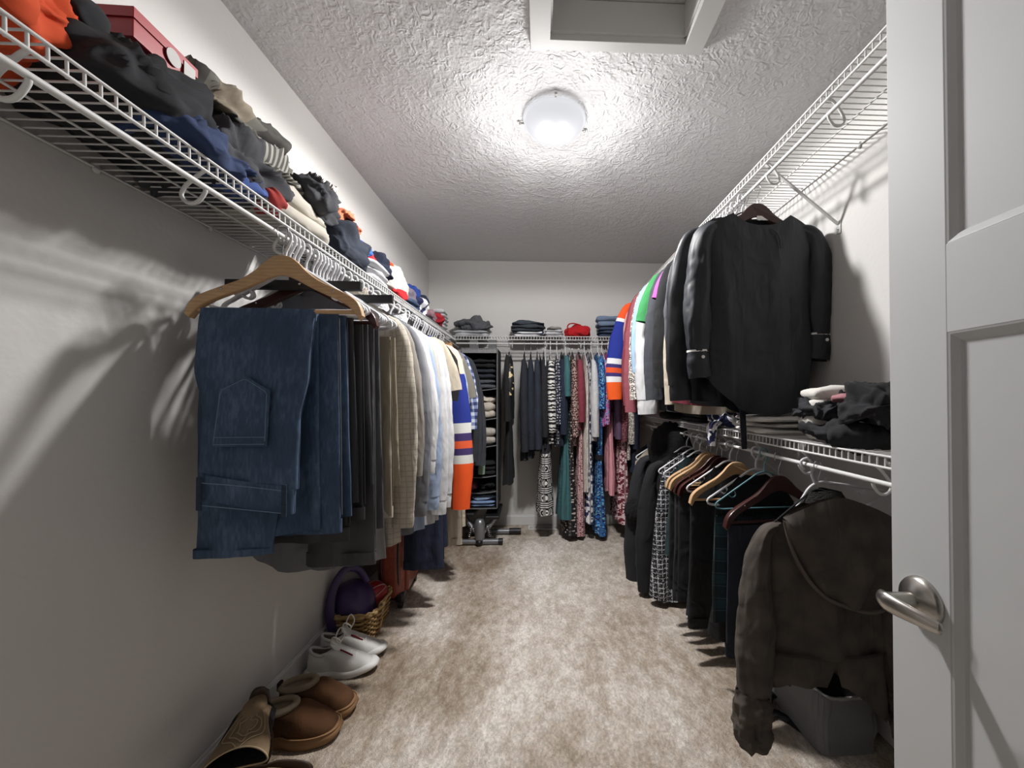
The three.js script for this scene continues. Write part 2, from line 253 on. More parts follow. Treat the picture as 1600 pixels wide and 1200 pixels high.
// ───────── ceiling light ─────────
{
  const L = thing('ceiling_light', 'round frosted glass bowl light glowing on the textured ceiling', 'lamp', [0.068, H, -1.785]);
  const pts = []; for (let i = 0; i <= 24; i++) { const a = i / 24 * Math.PI / 2; pts.push(new THREE.Vector2(0.14 * Math.sin(a) + 0.0001, -0.015 - 0.076 * Math.cos(a))); }
  pts.push(new THREE.Vector2(0.144, -0.012), new THREE.Vector2(0.142, -0.009));
  const glass = M({ color: 0x3c3c3c, roughness: 0.3, emissive: 0xf8f9ff, emissiveIntensity: 0.55 });
  part('lamp_bowl', new THREE.LatheGeometry(pts, 56), glass, L);
  part('ceiling_pan', new THREE.LatheGeometry([[0.0001, -0.016], [0.1, -0.014], [0.106, -0.008], [0.108, 0]].map(p => new THREE.Vector2(...p)), 40), mat.trim, L);
  for (const a of [0.42, Math.PI - 0.16, -Math.PI / 2]) {
    const c = part('thumb_screw', [rodGeo([0, 0, 0], [0.016, 0, 0], 0.004, 10), new THREE.SphereGeometry(0.0065, 10, 8).translate(0.018, 0, 0)], mat.nickel, L);
    c.position.set(Math.cos(a) * 0.142, -0.0125, -Math.sin(a) * 0.142); c.rotation.y = a;
  }
  for (const s of [-1, 1]) {      // two bulbs: most of their light leaves the bowl downwards, a little spills sideways to the ceiling
    const p = new THREE.PointLight(LAMP_COLOUR, LAMP_SPILL, 0, 2); p.position.set(0.065 * s, -0.165, 0); p.castShadow = true; p.shadow.radius = 1.6; p.name = 'bulb_light'; L.add(p);
    const q = new THREE.SpotLight(LAMP_COLOUR, LAMP_POWER, 0, 1.565, 0.1, 2); q.position.set(0.065 * s, -0.105, 0); q.target.position.set(0.065 * s, -2, 0); L.add(q, q.target); q.castShadow = true; q.shadow.radius = 2; q.shadow.mapSize.set(2048, 2048); q.name = 'bulb_light';
    const d = new THREE.SpotLight(LAMP_COLOUR, LAMP_DOWN, 0, 1.2, 1, 2); d.position.set(0.065 * s, -0.105, 0); d.target.position.set(0.065 * s, -2, 0); L.add(d, d.target); d.castShadow = true; d.shadow.radius = 2; d.shadow.mapSize.set(2048, 2048); d.name = 'bulb_downlight';
  }
  for (let k = 0; k < 10; k++) {   // light leaving the bowl's rim sideways to the upper walls
    const a = (k + 0.5) * Math.PI / 5, l = new THREE.SpotLight(LAMP_COLOUR, LAMP_SIDE, 0, 0.82, 1, 2); l.position.set(0.02 * Math.cos(a), -0.108, 0.02 * Math.sin(a)); l.target.position.set(2 * Math.cos(a), -0.42, 2 * Math.sin(a)); L.add(l, l.target); l.castShadow = true; l.shadow.radius = 2; l.shadow.mapSize.set(1024, 1024); l.name = 'bowl_sidelight';
  }
}

// ───────── door with lever handle ─────────
{
  const ang = 0.0605, E = [0.6825, -0.739];                           // free edge of the leaf on its room face
  const D = thing('door', 'open white panelled door with lever handle at the right of the picture', 'door', [0, 0, 0]);
  // local: +x runs from free edge towards the hinge... build with x = distance from free edge
  D.userData.kind = 'structure'; D.name = 'door_1';
  const th = 0.036, w = 0.75, h = 2.03, y0 = 0.012, st = 0.117;
  const rails = [[0.012, 0.24], [1.289, 1.437], [1.93, 2.042]];
  // local x runs from the free edge towards the hinge, z out of the face we see
  D.rotation.y = 0; D.position.set(0, 0, 0);
  D.applyMatrix4(new THREE.Matrix4().makeBasis(V(-Math.sin(ang), 0, Math.cos(ang)), V(0, 1, 0), V(-Math.cos(ang), 0, -Math.sin(ang))).setPosition(E[0], 0, E[1]));
  const sgn = 1;
  const zc = -sgn * th / 2;
  part('stile', rbox(st, h, th, 0.003, st / 2, y0 + h / 2, zc), mat.door, D);
  part('stile', rbox(st, h, th, 0.003, w - st / 2, y0 + h / 2, zc), mat.door, D);
  for (const [a, b] of rails) part('rail', rbox(w - 2 * st + 0.004, b - a, th - 0.0006, 0.0015, w / 2, (a + b) / 2, zc), mat.door, D);
  for (const [a, b] of [[0.24, 1.289], [1.437, 1.93]]) {
    part('panel', rbox(w - 2 * st + 0.02, b - a + 0.02, th - 0.024, 0.001, w / 2, (a + b) / 2, zc), mat.door, D);
    const q = 0.016, mould = (len, horiz, x, y, r) => { // sloping bead between frame and panel
      const s = new THREE.Shape([new THREE.Vector2(0, 0), new THREE.Vector2(q, 0), new THREE.Vector2(q * 0.8, 0.004), new THREE.Vector2(0.003, 0.0105), new THREE.Vector2(0, 0.0115)]);
      const g = new THREE.ExtrudeGeometry(s, { depth: len, bevelEnabled: false }); return g;
    };
    for (const [rot, px, py, len] of [[0, st, a, b - a], [Math.PI, w - st, b, b - a], [Math.PI / 2, w - st, a, w - 2 * st], [-Math.PI / 2, st, b, w - 2 * st]]) {
      const g = mould(len).rotateX(-Math.PI / 2);                     // runs along +y, profile x and -z -> flip so it rises to the face
      g.scale(1, 1, 1).rotateZ(rot);
      const f = sgn > 0 ? 1 : -1; g.translate(px, py, 0);
      const p = g.attributes.position; for (let i = 0; i < p.count; i++) p.setZ(i, f * (-0.012 + Math.abs(p.getZ(i)))); g.computeVertexNormals();
      part('panel_bead', g, mat.door, D);
    }
  }
  const LV = new THREE.Group(); LV.name = 'lever_handle'; D.add(LV); LV.position.set(0.066, 0.822, 0); LV.scale.z = sgn;
  const rose = new THREE.LatheGeometry([[0.0001, 0.02], [0.014, 0.022], [0.0175, 0.0205], [0.024, 0.018], [0.036, 0.0125], [0.04, 0.0065], [0.041, 0.002], [0.041, 0]].map(p => new THREE.Vector2(...p)), 40).rotateX(Math.PI / 2);
  part('rosette', rose, mat.nickel, LV);
  part('neck', new THREE.LatheGeometry([[0.0001, 0.064], [0.0115, 0.064], [0.0135, 0.06], [0.0135, 0.022], [0.0155, 0.019]].map(p => new THREE.Vector2(...p)), 28).rotateX(Math.PI / 2), mat.nickel, LV);
  const lp = [[-0.014, 0.001, 0.062], [-0.002, 0.001, 0.0665], [0.022, 0.0005, 0.066], [0.052, -0.001, 0.058], [0.074, -0.003, 0.049], [0.086, -0.004, 0.045]];
  part('lever', limb(lp, [[0.013, 0.008], [0.0165, 0.0105], [0.015, 0.009], [0.0135, 0.008], [0.012, 0.007], [0.0085, 0.005]], { n: 24, m: 30, wr: 0, cap: true, e2: V(0, 0, 1) }), mat.nickel, LV);
  part('latch_plate', rbox(0.0015, 0.056, 0.024, 0.0005, -0.0006, 0.822, zc), mat.nickel, D);
}

// ───────── wire shelves ─────────
function wireShelf(name, label, { len, near, rodDrop, hooks, braces, clips, rodEnd = 0.02, reverse = false, d = DEP }) {
  if (reverse) { near = [len - near[1], len - near[0]]; hooks = hooks.map(x => len - x); braces = braces.map(x => len - x); clips = clips.map(x => len - x); }
  // local: x = along the shelf, z = 0 at the wall, +z to the front, deck at y = 0
  const S = thing(name, label, 'shelf');
  const sp = 0.0242, r = 0.0021;
  const wireG = mergeGeometries([rodGeo([0, 0.001, 0.004], [0, 0.001, d + 0.001], r, 6), rodGeo([0, 0.0025, d + 0.001], [0, -0.031, d + 0.002], r * 1.15, 6)]);
  const far = [];
  for (let i = 0, x = 0.012; x < len; i++, x += sp) {
    if (x >= near[0] && x <= near[1]) { const w = part('wire', wireG, mat.wire, S); w.position.x = x; } else far.push(wireG.clone().translate(x, 0, 0));
  }
  if (far.length) { const m = part('shelf_wires', far, mat.wire, S); m.userData.kind = 'stuff'; }
  part('back_rail', rodGeo([0, -0.004, 0.006], [len, -0.004, 0.006], 0.003), mat.wire, S);
  part('middle_rail', rodGeo([0, -0.005, d * 0.45], [len, -0.005, d * 0.45], 0.0026), mat.wire, S);
  part('front_rail', rodGeo([0, 0.0005, d + 0.0035], [len, 0.0005, d + 0.0035], 0.0032), mat.wire, S);
  part('lip_rail', rodGeo([0, -0.029, d + 0.0045], [len, -0.029, d + 0.0045], 0.0036), mat.wire, S);
  part('hanging_rod', rodGeo([rodEnd, -rodDrop, d], [len - 0.02, -rodDrop, d], 0.0065, 14), mat.wire, S);
  const hk = tube([[0, -0.026, d + 0.001], [0, -0.04, d - 0.018], [0, -rodDrop - 0.002, d - 0.044], [0, -rodDrop - 0.02, d - 0.05], [0, -rodDrop - 0.036, d - 0.036], [0, -rodDrop - 0.034, d - 0.016], [0, -rodDrop - 0.012, d + 0.001], [0, -rodDrop - 0.006, d + 0.002]], 0.0042, { seg: 30, rad: 8 });
  for (const x of hooks) { const h = part('rod_hook', hk, mat.wire, S); h.position.x = x; }
  for (const x of braces) {
    const b = part('brace', [rbox(0.013, 0.007, Math.hypot(d - 0.01, 0.24), 0.002, 0, 0, 0).rotateX(Math.atan2(0.24, d - 0.01) * -1).translate(x, -0.135, d / 2 + 0.002), rbox(0.02, 0.052, 0.004, 0.001, x, -0.268, 0.003)], mat.wire, S);
    part('screw', new THREE.SphereGeometry(0.004, 10, 6).scale(1, 1, 0.5).translate(x, -0.276, 0.006), mat.chrome, b);
  }
  const clipG = mergeGeometries([new THREE.SphereGeometry(0.008, 12, 8).scale(1, 1, 0.7).translate(0, -0.009, 0.006), new THREE.BoxGeometry(0.01, 0.02, 0.008).translate(0, -0.002, 0.004)].map(g => g.toNonIndexed()));
  for (const x of clips) { const c = part('wall_clip', clipG, mat.wire, S); c.position.x = x; }
  return S;
}
const steps = (a, b, s) => { const r = []; for (let x = a; x < b; x += s) r.push(x); return r; };
{
  const L = wireShelf('wire_shelf', 'long white wire shelf with hanging rod fixed along the left wall, loaded with clothes', { len: 3.68, near: [0.3, 2.1], rodDrop: YL - RL, hooks: steps(0.29, 3.5, 0.305), braces: [2.4], clips: steps(0.3, 3.6, 0.32), rodEnd: 0.02 });
  L.position.set(XL, YL, -0.005); L.rotation.y = Math.PI / 2;                    // local x -> -z, local z -> +x
  const U = wireShelf('wire_shelf', 'upper white wire shelf on the right wall above the black blouse', { len: 3.5, near: [0.6, 2.3], rodDrop: YU - RU, hooks: steps(0.33, 3.3, 0.33), braces: [1.345, 2.7], clips: steps(0.25, 3.4, 0.33), reverse: true, d: DEPR });
  U.position.set(XR, YU, -3.68); U.rotation.y = -Math.PI / 2;
  const D = wireShelf('wire_shelf', 'lower white wire shelf on the right wall under the hanging blouse', { len: 3.5, near: [0.6, 2.2], rodDrop: YD - RD, hooks: steps(0.24, 3.3, 0.3), braces: [0.8, 1.66, 2.4, 3.1], clips: steps(0.25, 3.4, 0.33), reverse: true, d: DEPR });
  D.position.set(XR, YD, -3.68); D.rotation.y = -Math.PI / 2;
  const B = wireShelf('wire_shelf', 'short white wire shelf across the back wall above the hanging dresses', { len: XRR - XRL - 0.02, near: [9, 9], rodDrop: 0.062, hooks: steps(0.2, 1.5, 0.3), braces: [0.32], clips: steps(0.2, 1.5, 0.4) });
  B.position.set(XRL + 0.012, YL - 0.001, ZB);
}

// ───────── hangers: origin on the rod's axis, hanger plane is local x-y ─────────
const hookPts = (drop, r = 0.017) => [[-r * 0.9, -0.012, 0], [-r, 0.004, 0], [-r * 0.72, 0.0165, 0], [0, r * 1.15, 0], [r * 0.75, 0.015, 0], [r, 0.0, 0], [r * 0.6, -0.022, 0], [0.002, -0.04, 0], [0, -drop, 0]];
function plasticHangerGeo(w = 0.205, r = 0.0048) {
  const frame = tube([[0, -0.072, 0], [0.028, -0.078, 0], [0.06, -0.098, 0], [w * 0.9, -0.176, 0], [w, -0.19, 0], [w * 1.02, -0.204, 0], [w * 0.93, -0.213, 0], [w * 0.6, -0.214, 0], [-w * 0.6, -0.214, 0], [-w * 0.93, -0.213, 0], [-w * 1.02, -0.204, 0], [-w, -0.19, 0], [-w * 0.9, -0.176, 0], [-0.06, -0.098, 0], [-0.028, -0.078, 0]], r, { seg: 90, rad: 8, closed: true });
  const notch = s => tube([[s * w * 0.62, -0.146, 0], [s * w * 0.6, -0.162, 0], [s * w * 0.66, -0.17, 0], [s * w * 0.74, -0.162, 0]], r * 0.75, { seg: 14, rad: 6 });
  return { frame: [frame, notch(1), notch(-1)], hook: tube(hookPts(0.074), r * 0.92, { seg: 44, rad: 8 }) };
}
const plG = plasticHangerGeo(), plFine = plasticHangerGeo(0.2, 0.0032);
plG.frame = mergeGeometries(plG.frame); plFine.frame = mergeGeometries(plFine.frame);
function woodHangerGeo() {
  const top = [[0, 0], [0.022, -0.004], [0.045, -0.021], [0.068, -0.045], [0.105, -0.072], [0.155, -0.096], [0.2, -0.12], [0.222, -0.142], [0.232, -0.172]], low = [[0.224, -0.18], [0.208, -0.157], [0.185, -0.137], [0.15, -0.118], [0.1, -0.096], [0.035, -0.062], [0.008, -0.052]];
  const V2 = (p, m = 1) => new THREE.Vector2(p[0] * m, p[1] - 0.07);
  const right = new THREE.SplineCurve(top.map(p => V2(p))).getPoints(30), lowR = new THREE.SplineCurve(low.map(p => V2(p))).getPoints(20);
  const s = new THREE.Shape([...right, ...lowR, ...lowR.map(v => new THREE.Vector2(-v.x, v.y)).reverse(), ...right.map(v => new THREE.Vector2(-v.x, v.y)).reverse().slice(0, -1)]);
  const g = new THREE.ExtrudeGeometry(s, { depth: 0.006, bevelEnabled: true, bevelThickness: 0.004, bevelSize: 0.0025, bevelSegments: 3 }).translate(0, 0, -0.003);
  const p = g.attributes.position;                             // shoulders curve forward a little
  for (let i = 0; i < p.count; i++) { const q = Math.abs(p.getX(i)) / 0.23; p.setZ(i, p.getZ(i) * lerp(0.8, 1.7, q) + 0.022 * q * q); }
  g.computeVertexNormals(); return g;
}
const wdG = woodHangerGeo(), wdBar = rodGeo([-0.208, -0.23, 0.018], [0.208, -0.23, 0.018], 0.0055, 12), wireHook = tube(hookPts(0.078, 0.015), 0.0017, { seg: 40, rad: 6 });
const pinG = new THREE.SphereGeometry(0.004, 8, 6), pins = h => { for (const x of [-0.15, 0.15]) part('notch_pin', pinG, mat.chrome, h).position.set(x, -0.17, 0.018); };
const hangerKinds = {
  white: h => { part('hook', plG.hook, mat.whitePlastic, h); part('frame', plG.frame, mat.whitePlastic, h); },
  teal: h => { part('hook', plFine.hook, mat.tealPlastic, h); part('frame', plFine.frame, mat.tealPlastic, h); },
  velvet: h => { part('hook', wireHook, mat.chrome, h, 'thin metal hook'); part('frame', plFine.frame, mat.velvet, h); },
  woodLight: h => { part('hook', wireHook, mat.chrome, h, 'thin metal hook'); part('shoulder', wdG, mat.woodLight, h); part('trouser_bar', wdBar, mat.woodLight, h); pins(h); },
  woodDark: h => { part('hook', wireHook, mat.chrome, h, 'thin metal hook'); part('shoulder', wdG, mat.woodDark, h); part('trouser_bar', wdBar, mat.woodDark, h); pins(h); },
  clampBar: h => { part('hook', wireHook, mat.chrome, h, 'thin metal hook'); part('neck', rbox(0.03, 0.034, 0.014, 0.004, 0, -0.092, 0), mat.blackPlastic, h); part('bar', rbox(0.41, 0.03, 0.016, 0.003, 0, -0.118, 0), mat.blackPlastic, h); part('screw_stud', new THREE.SphereGeometry(0.005, 8, 6).translate(0.02, -0.116, 0.008), mat.chrome, h); },
};
const hangerProto = {};
function hanger(kind, label, pos, turn, group, tilt = 0) {
  const nm = { white: 'plastic_hanger', teal: 'plastic_hanger', velvet: 'velvet_hanger', woodLight: 'wooden_hanger', woodDark: 'wooden_hanger', clampBar: 'trouser_hanger' }[kind];
  let h;
  if (!hangerProto[kind]) { h = thing(nm, label, 'hanger'); hangerKinds[kind](h); hangerProto[kind] = h; }
  else { h = hangerProto[kind].clone(); h.name = numbered(nm); h.userData = { label, category: 'hanger' }; scene.add(h); }
  if (group) h.userData.group = group; else delete h.userData.group;
  h.position.set(...pos); h.rotation.set(0, turn, tilt, 'YXZ'); return h;
}

// ───────── garments: same origin as hangers ─────────
const shoulderLine = (w, neck = 0.062, apex = -0.07, drop = 0.105) => (s, side) => {
  const x = Math.abs(s) * w; if (x < neck) { const q = 1 - x / neck; return apex - 0.012 - (side > 0 ? 0.05 : 0.012) * Math.sqrt(Math.max(0, q)) ; }
  return apex - 0.012 - drop * Math.pow((x - neck) / (w - neck), 1.15);
};
function shirtParts(g, o) {
  const { m, w = 0.205, len = 0.8, sleeve = 0.62, sm = m, cuff, cuffM = sm, seed = 1, flare = 0.02, thick = 0.016, fold = 0.013, hemCurve = 0.02, collar, collarM = m, sleeveW = 0.058, armX = 0.045, sleeveT = 0.022, vNorm = false, neck = 0.062, waist = 0, rSleeve = true, lSleeve = true, wr = 0.005, nS = 34, nT = 24, drop = 0.105, placket } = o;
  part('body', sheet({ W: t => w + flare * t - waist * Math.sin(Math.PI * clamp(t * 1.6)) - 0.012 * smooth(0.05, 0.2, t), top: shoulderLine(w, neck, -0.07, drop), hem: s => -len + hemCurve * Math.pow(Math.abs(s), 3), D: t => thick * (0.35 + 0.65 * smooth(0, 0.2, t)), fold, seed, wr, nS, nT, freq: o.freq ?? 2.6 }), m, g);
  if (sleeve) for (const s of [-1, 1]) {
    if (s < 0 && !lSleeve || s > 0 && !rSleeve) continue;
    const k = sleeve, sx = w - 0.012, sy = -0.082 - drop;
    const pts = sleeve < 0.3 ? [[s * (sx - 0.06), sy + 0.03, 0], [s * (sx - 0.005), sy + 0.002, 0], [s * (sx + 0.03), sy - k * 0.5, 0], [s * (sx + 0.05), sy - k, 0]] : [[s * (sx - 0.06), sy + 0.028, 0], [s * (sx - 0.012), sy + 0.004, 0.001], [s * (sx + 0.014), sy - 0.05, 0.002], [s * (sx + armX * 0.7), sy - k * 0.4, 0.004], [s * (sx + armX), sy - k * 0.75, 0.008], [s * (sx + armX * 0.95), sy - k, 0.01]];
    const rr = sleeve < 0.3 ? [[sleeveW * 0.4, sleeveT * 0.5], [sleeveW * 0.8, sleeveT * 0.8], [sleeveW * 1.25, sleeveT * 0.95], [sleeveW * 1.35, sleeveT * 0.9]] : [[sleeveW * 0.3, sleeveT * 0.5], [sleeveW * 0.62, sleeveT * 0.8], [sleeveW * 0.95, sleeveT], [sleeveW * 0.98, sleeveT * 1.1], [sleeveW * 0.9, sleeveT], [sleeveW * 0.78, sleeveT * 0.9]];
    const sl = part('sleeve', limb(pts, rr, { seed: seed * 3 + s, wr: sleeve < 0.3 ? 0.06 : 0.13, m: sleeve < 0.3 ? 10 : 30, vNorm }), sm, g);
    if (cuff) { const e = pts[pts.length - 1]; part('cuff', limb([[e[0], e[1] + 0.006, e[2]], [e[0] - s * 0.002, e[1] - cuff * 0.5, e[2]], [e[0] - s * 0.004, e[1] - cuff, e[2]]], [[sleeveW * 0.74, sleeveT * 0.92], [sleeveW * 0.78, sleeveT], [sleeveW * 0.76, sleeveT * 0.92]], { m: 6, wr: 0.04, seed }), cuffM, sl); }
  }
  if (collar) part('collar', grid(28, 4, (u, v) => { const a = u * Math.PI * 2, fr = Math.max(0, Math.sin(a)); const rx = neck + 0.012 + 0.012 * v, rz = 0.03 + 0.014 * v; return [rx * Math.cos(a), -0.05 - 0.024 * fr - v * (0.026 + 0.02 * fr) + 0.012 * (1 - v), rz * Math.sin(a)]; }, true), collarM, g);
  if (placket) { part('placket', rbox(0.03, len * 0.8, 0.003, 0.001, 0, -len * 0.55, thick + 0.006), m, g); }
}
function dressParts(g, o) {
  const { m, w = 0.17, len = 1.2, waistAt = 0.38, waist = 0.1, skirt = 0.2, seed = 1, thick = 0.02, skirtT = 0.04, fold = 0.022, m2, belt, sleeve = 0, straps = false } = o;
  const wx = t => t < waistAt ? lerp(w, waist, smooth(0, waistAt, t)) : lerp(waist, skirt, Math.pow((t - waistAt) / (1 - waistAt), 0.8));
  const top = straps ? (s => -0.2 + 0.03 * Math.cos(s * 3)) : shoulderLine(w, 0.06, -0.07, 0.09);
  const mk = (t0, t1) => { const yAt = (s, side, t) => lerp(top(s, side), -len, t); return sheet({ W: t => wx(lerp(t0, t1, t)), top: (s, side) => yAt(s, side, t0), hem: (s, side) => yAt(s, side, t1) + (t1 === 1 ? 0.01 * Math.sin(s * 9 + seed) : 0), D: t => lerp(thick, skirtT, smooth(waistAt, 1, lerp(t0, t1, t))), fold: fold * (t0 ? 1 : waistAt), seed, freq: 4.2, nS: 44, nT: t0 ? 20 : 14, wr: 0.006 }); };
  part('bodice', mk(0, waistAt), m, g); part('skirt', mk(waistAt, 1), m2 || m, g);
  if (straps) for (const s of [-1, 1]) part('strap', tube([[s * 0.03, -0.075, 0], [s * 0.09, -0.11, 0.004], [s * 0.1, -0.2, 0.012]], 0.004, { seg: 10, rad: 6 }), m, g);
  if (belt) { const y = lerp(-0.09, -len, waistAt); part('belt', sheet({ W: () => waist + 0.006, top: () => y + 0.02, hem: () => y - 0.025, D: () => thick + 0.012, fold: 0, seed, nT: 3, wr: 0.001 }), belt, g); }
  if (sleeve) for (const s of [-1, 1]) part('sleeve', limb([[s * (w - 0.03), -0.15, 0], [s * (w + 0.03), -0.22, 0], [s * (w + 0.045), -0.16 - sleeve, 0.004]], [[0.045, 0.02], [0.055, 0.026], [0.05, 0.024]], { seed: seed + s, m: 18 }), m, g);
}
function trouserParts(g, o) {     // trousers folded over the hanger's bar
  const { m, w = 0.11, y = -0.225, len = 0.78, seed = 1, x = 0.03, back = 0.1, thick = 0.013, hemM, cuff = true, flare = 0.01 } = o;
  part('leg', sheet({ W: t => w + flare * t, top: s => y, hem: s => -len + 0.006 * s, D: t => thick * (0.5 + 0.5 * smooth(0, 0.15, t)), cx: () => x, zOff: t => 0.012, fold: 0.008, freq: 1.5, seed, wr: 0.004, nS: 28, nT: 22 }), m, g);
  part('leg', sheet({ W: t => w * 0.96 + flare * t, top: s => y, hem: s => -len + back + 0.008 * s, D: t => thick * (0.5 + 0.5 * smooth(0, 0.15, t)), cx: t => x + 0.012 + 0.01 * t, zOff: t => -0.012 - 0.004 * t, fold: 0.008, freq: 1.7, seed: seed + 5, wr: 0.004, nS: 28, nT: 22 }), m, g);
  if (cuff) part('hem', sheet({ W: t => w + flare + 0.003, top: s => -len + 0.04, hem: s => -len - 0.001, D: () => thick + 0.0035, cx: () => x, zOff: () => 0.012, fold: 0, seed, wr: 0.001, nT: 3, nS: 28 }), hemM || m, g);
  part('side_seam', tube([[x + w * 0.99 + 0.001, y - 0.01, 0.012], [x + w + flare * 0.5 + 0.002, (y - len) / 2, 0.012], [x + w + flare + 0.002, -len + 0.05, 0.012]], 0.0022, { seg: 10, rad: 5 }), o.seamM || m, g);
}
const whiteLabel = { L: ['white plastic hanger crowded between the hung clothes on the left rod', 'white hangers on the left rod'], U: ['white plastic hanger crowded between the hung clothes on the upper right rod', 'white hangers on the upper right rod'], B: ['white plastic hanger among the dresses on the back rod', 'white hangers on the back rod'] };
const blackLabel = { L: ['slim black hanger in the packed row on the left hanging rod', 'black hangers on the left rod'], U: ['slim black hanger in the packed row on the upper right rod', 'black hangers on the upper right rod'], B: ['slim black hanger among the dresses on the back rod', 'black hangers on the back rod'] };

// one hung garment with its hanger. rod: L, U, D or B; at = z on side rods, x on the back rod
const headPhrase = l => l.replace(/^second pair of /, 'second ').split(/ (?:hanging|between|next|tucked|with|in|above|beside|behind|under|folded|whose|near|nearest|whole|whose|towards|reaching|trailing|below|at|on|directly|hidden|ending|showing|third|right|edge|sleeve between|and ribbed|draped|farther|farthest|first|sparkling|frontmost|among)(?= |,)/)[0].replace(/,$/, '');
const kindWords = { white: 'white plastic hanger', velvet: 'slim black hanger', woodDark: 'dark wooden hanger', woodLight: 'light wooden hanger', teal: 'teal plastic hanger' };
function hang(rod, at, name, label, category, build, { kind = 'white', hl, hg, turn = 0, dy = 0, dx = 0, tilt = 0, shift = 0, hs = 1 } = {}) {
  const k = rod === 'U' || rod === 'D' ? 1.108 : 1;
  const base = { L: [XRL, RL, -at], U: [XRR, RU, -at * k], D: [XRR, RD, -at * k], B: [at, YL - 0.063, ZRB] }[rod];
  if (shift) base[0] += shift;
  const rot = (rod === 'B' ? Math.PI / 2 : 0) + turn;
  if (kind) hanger(kind, hl || `${kindWords[kind]} holding the ${headPhrase(label)}`, base, rot, hl ? hg : null, tilt).scale.x = hs;
  if (!build) return null;
  const g = thing(name, label, category, [base[0] + dx, base[1] + dy, base[2]], rot);
  g.rotation.order = 'YXZ'; g.rotation.z = tilt; if (k > 1 && name !== 'jacket') g.scale.setScalar(at === 1.44 && rod === 'U' ? 1.1 : 1.07); build(g); return g;
}

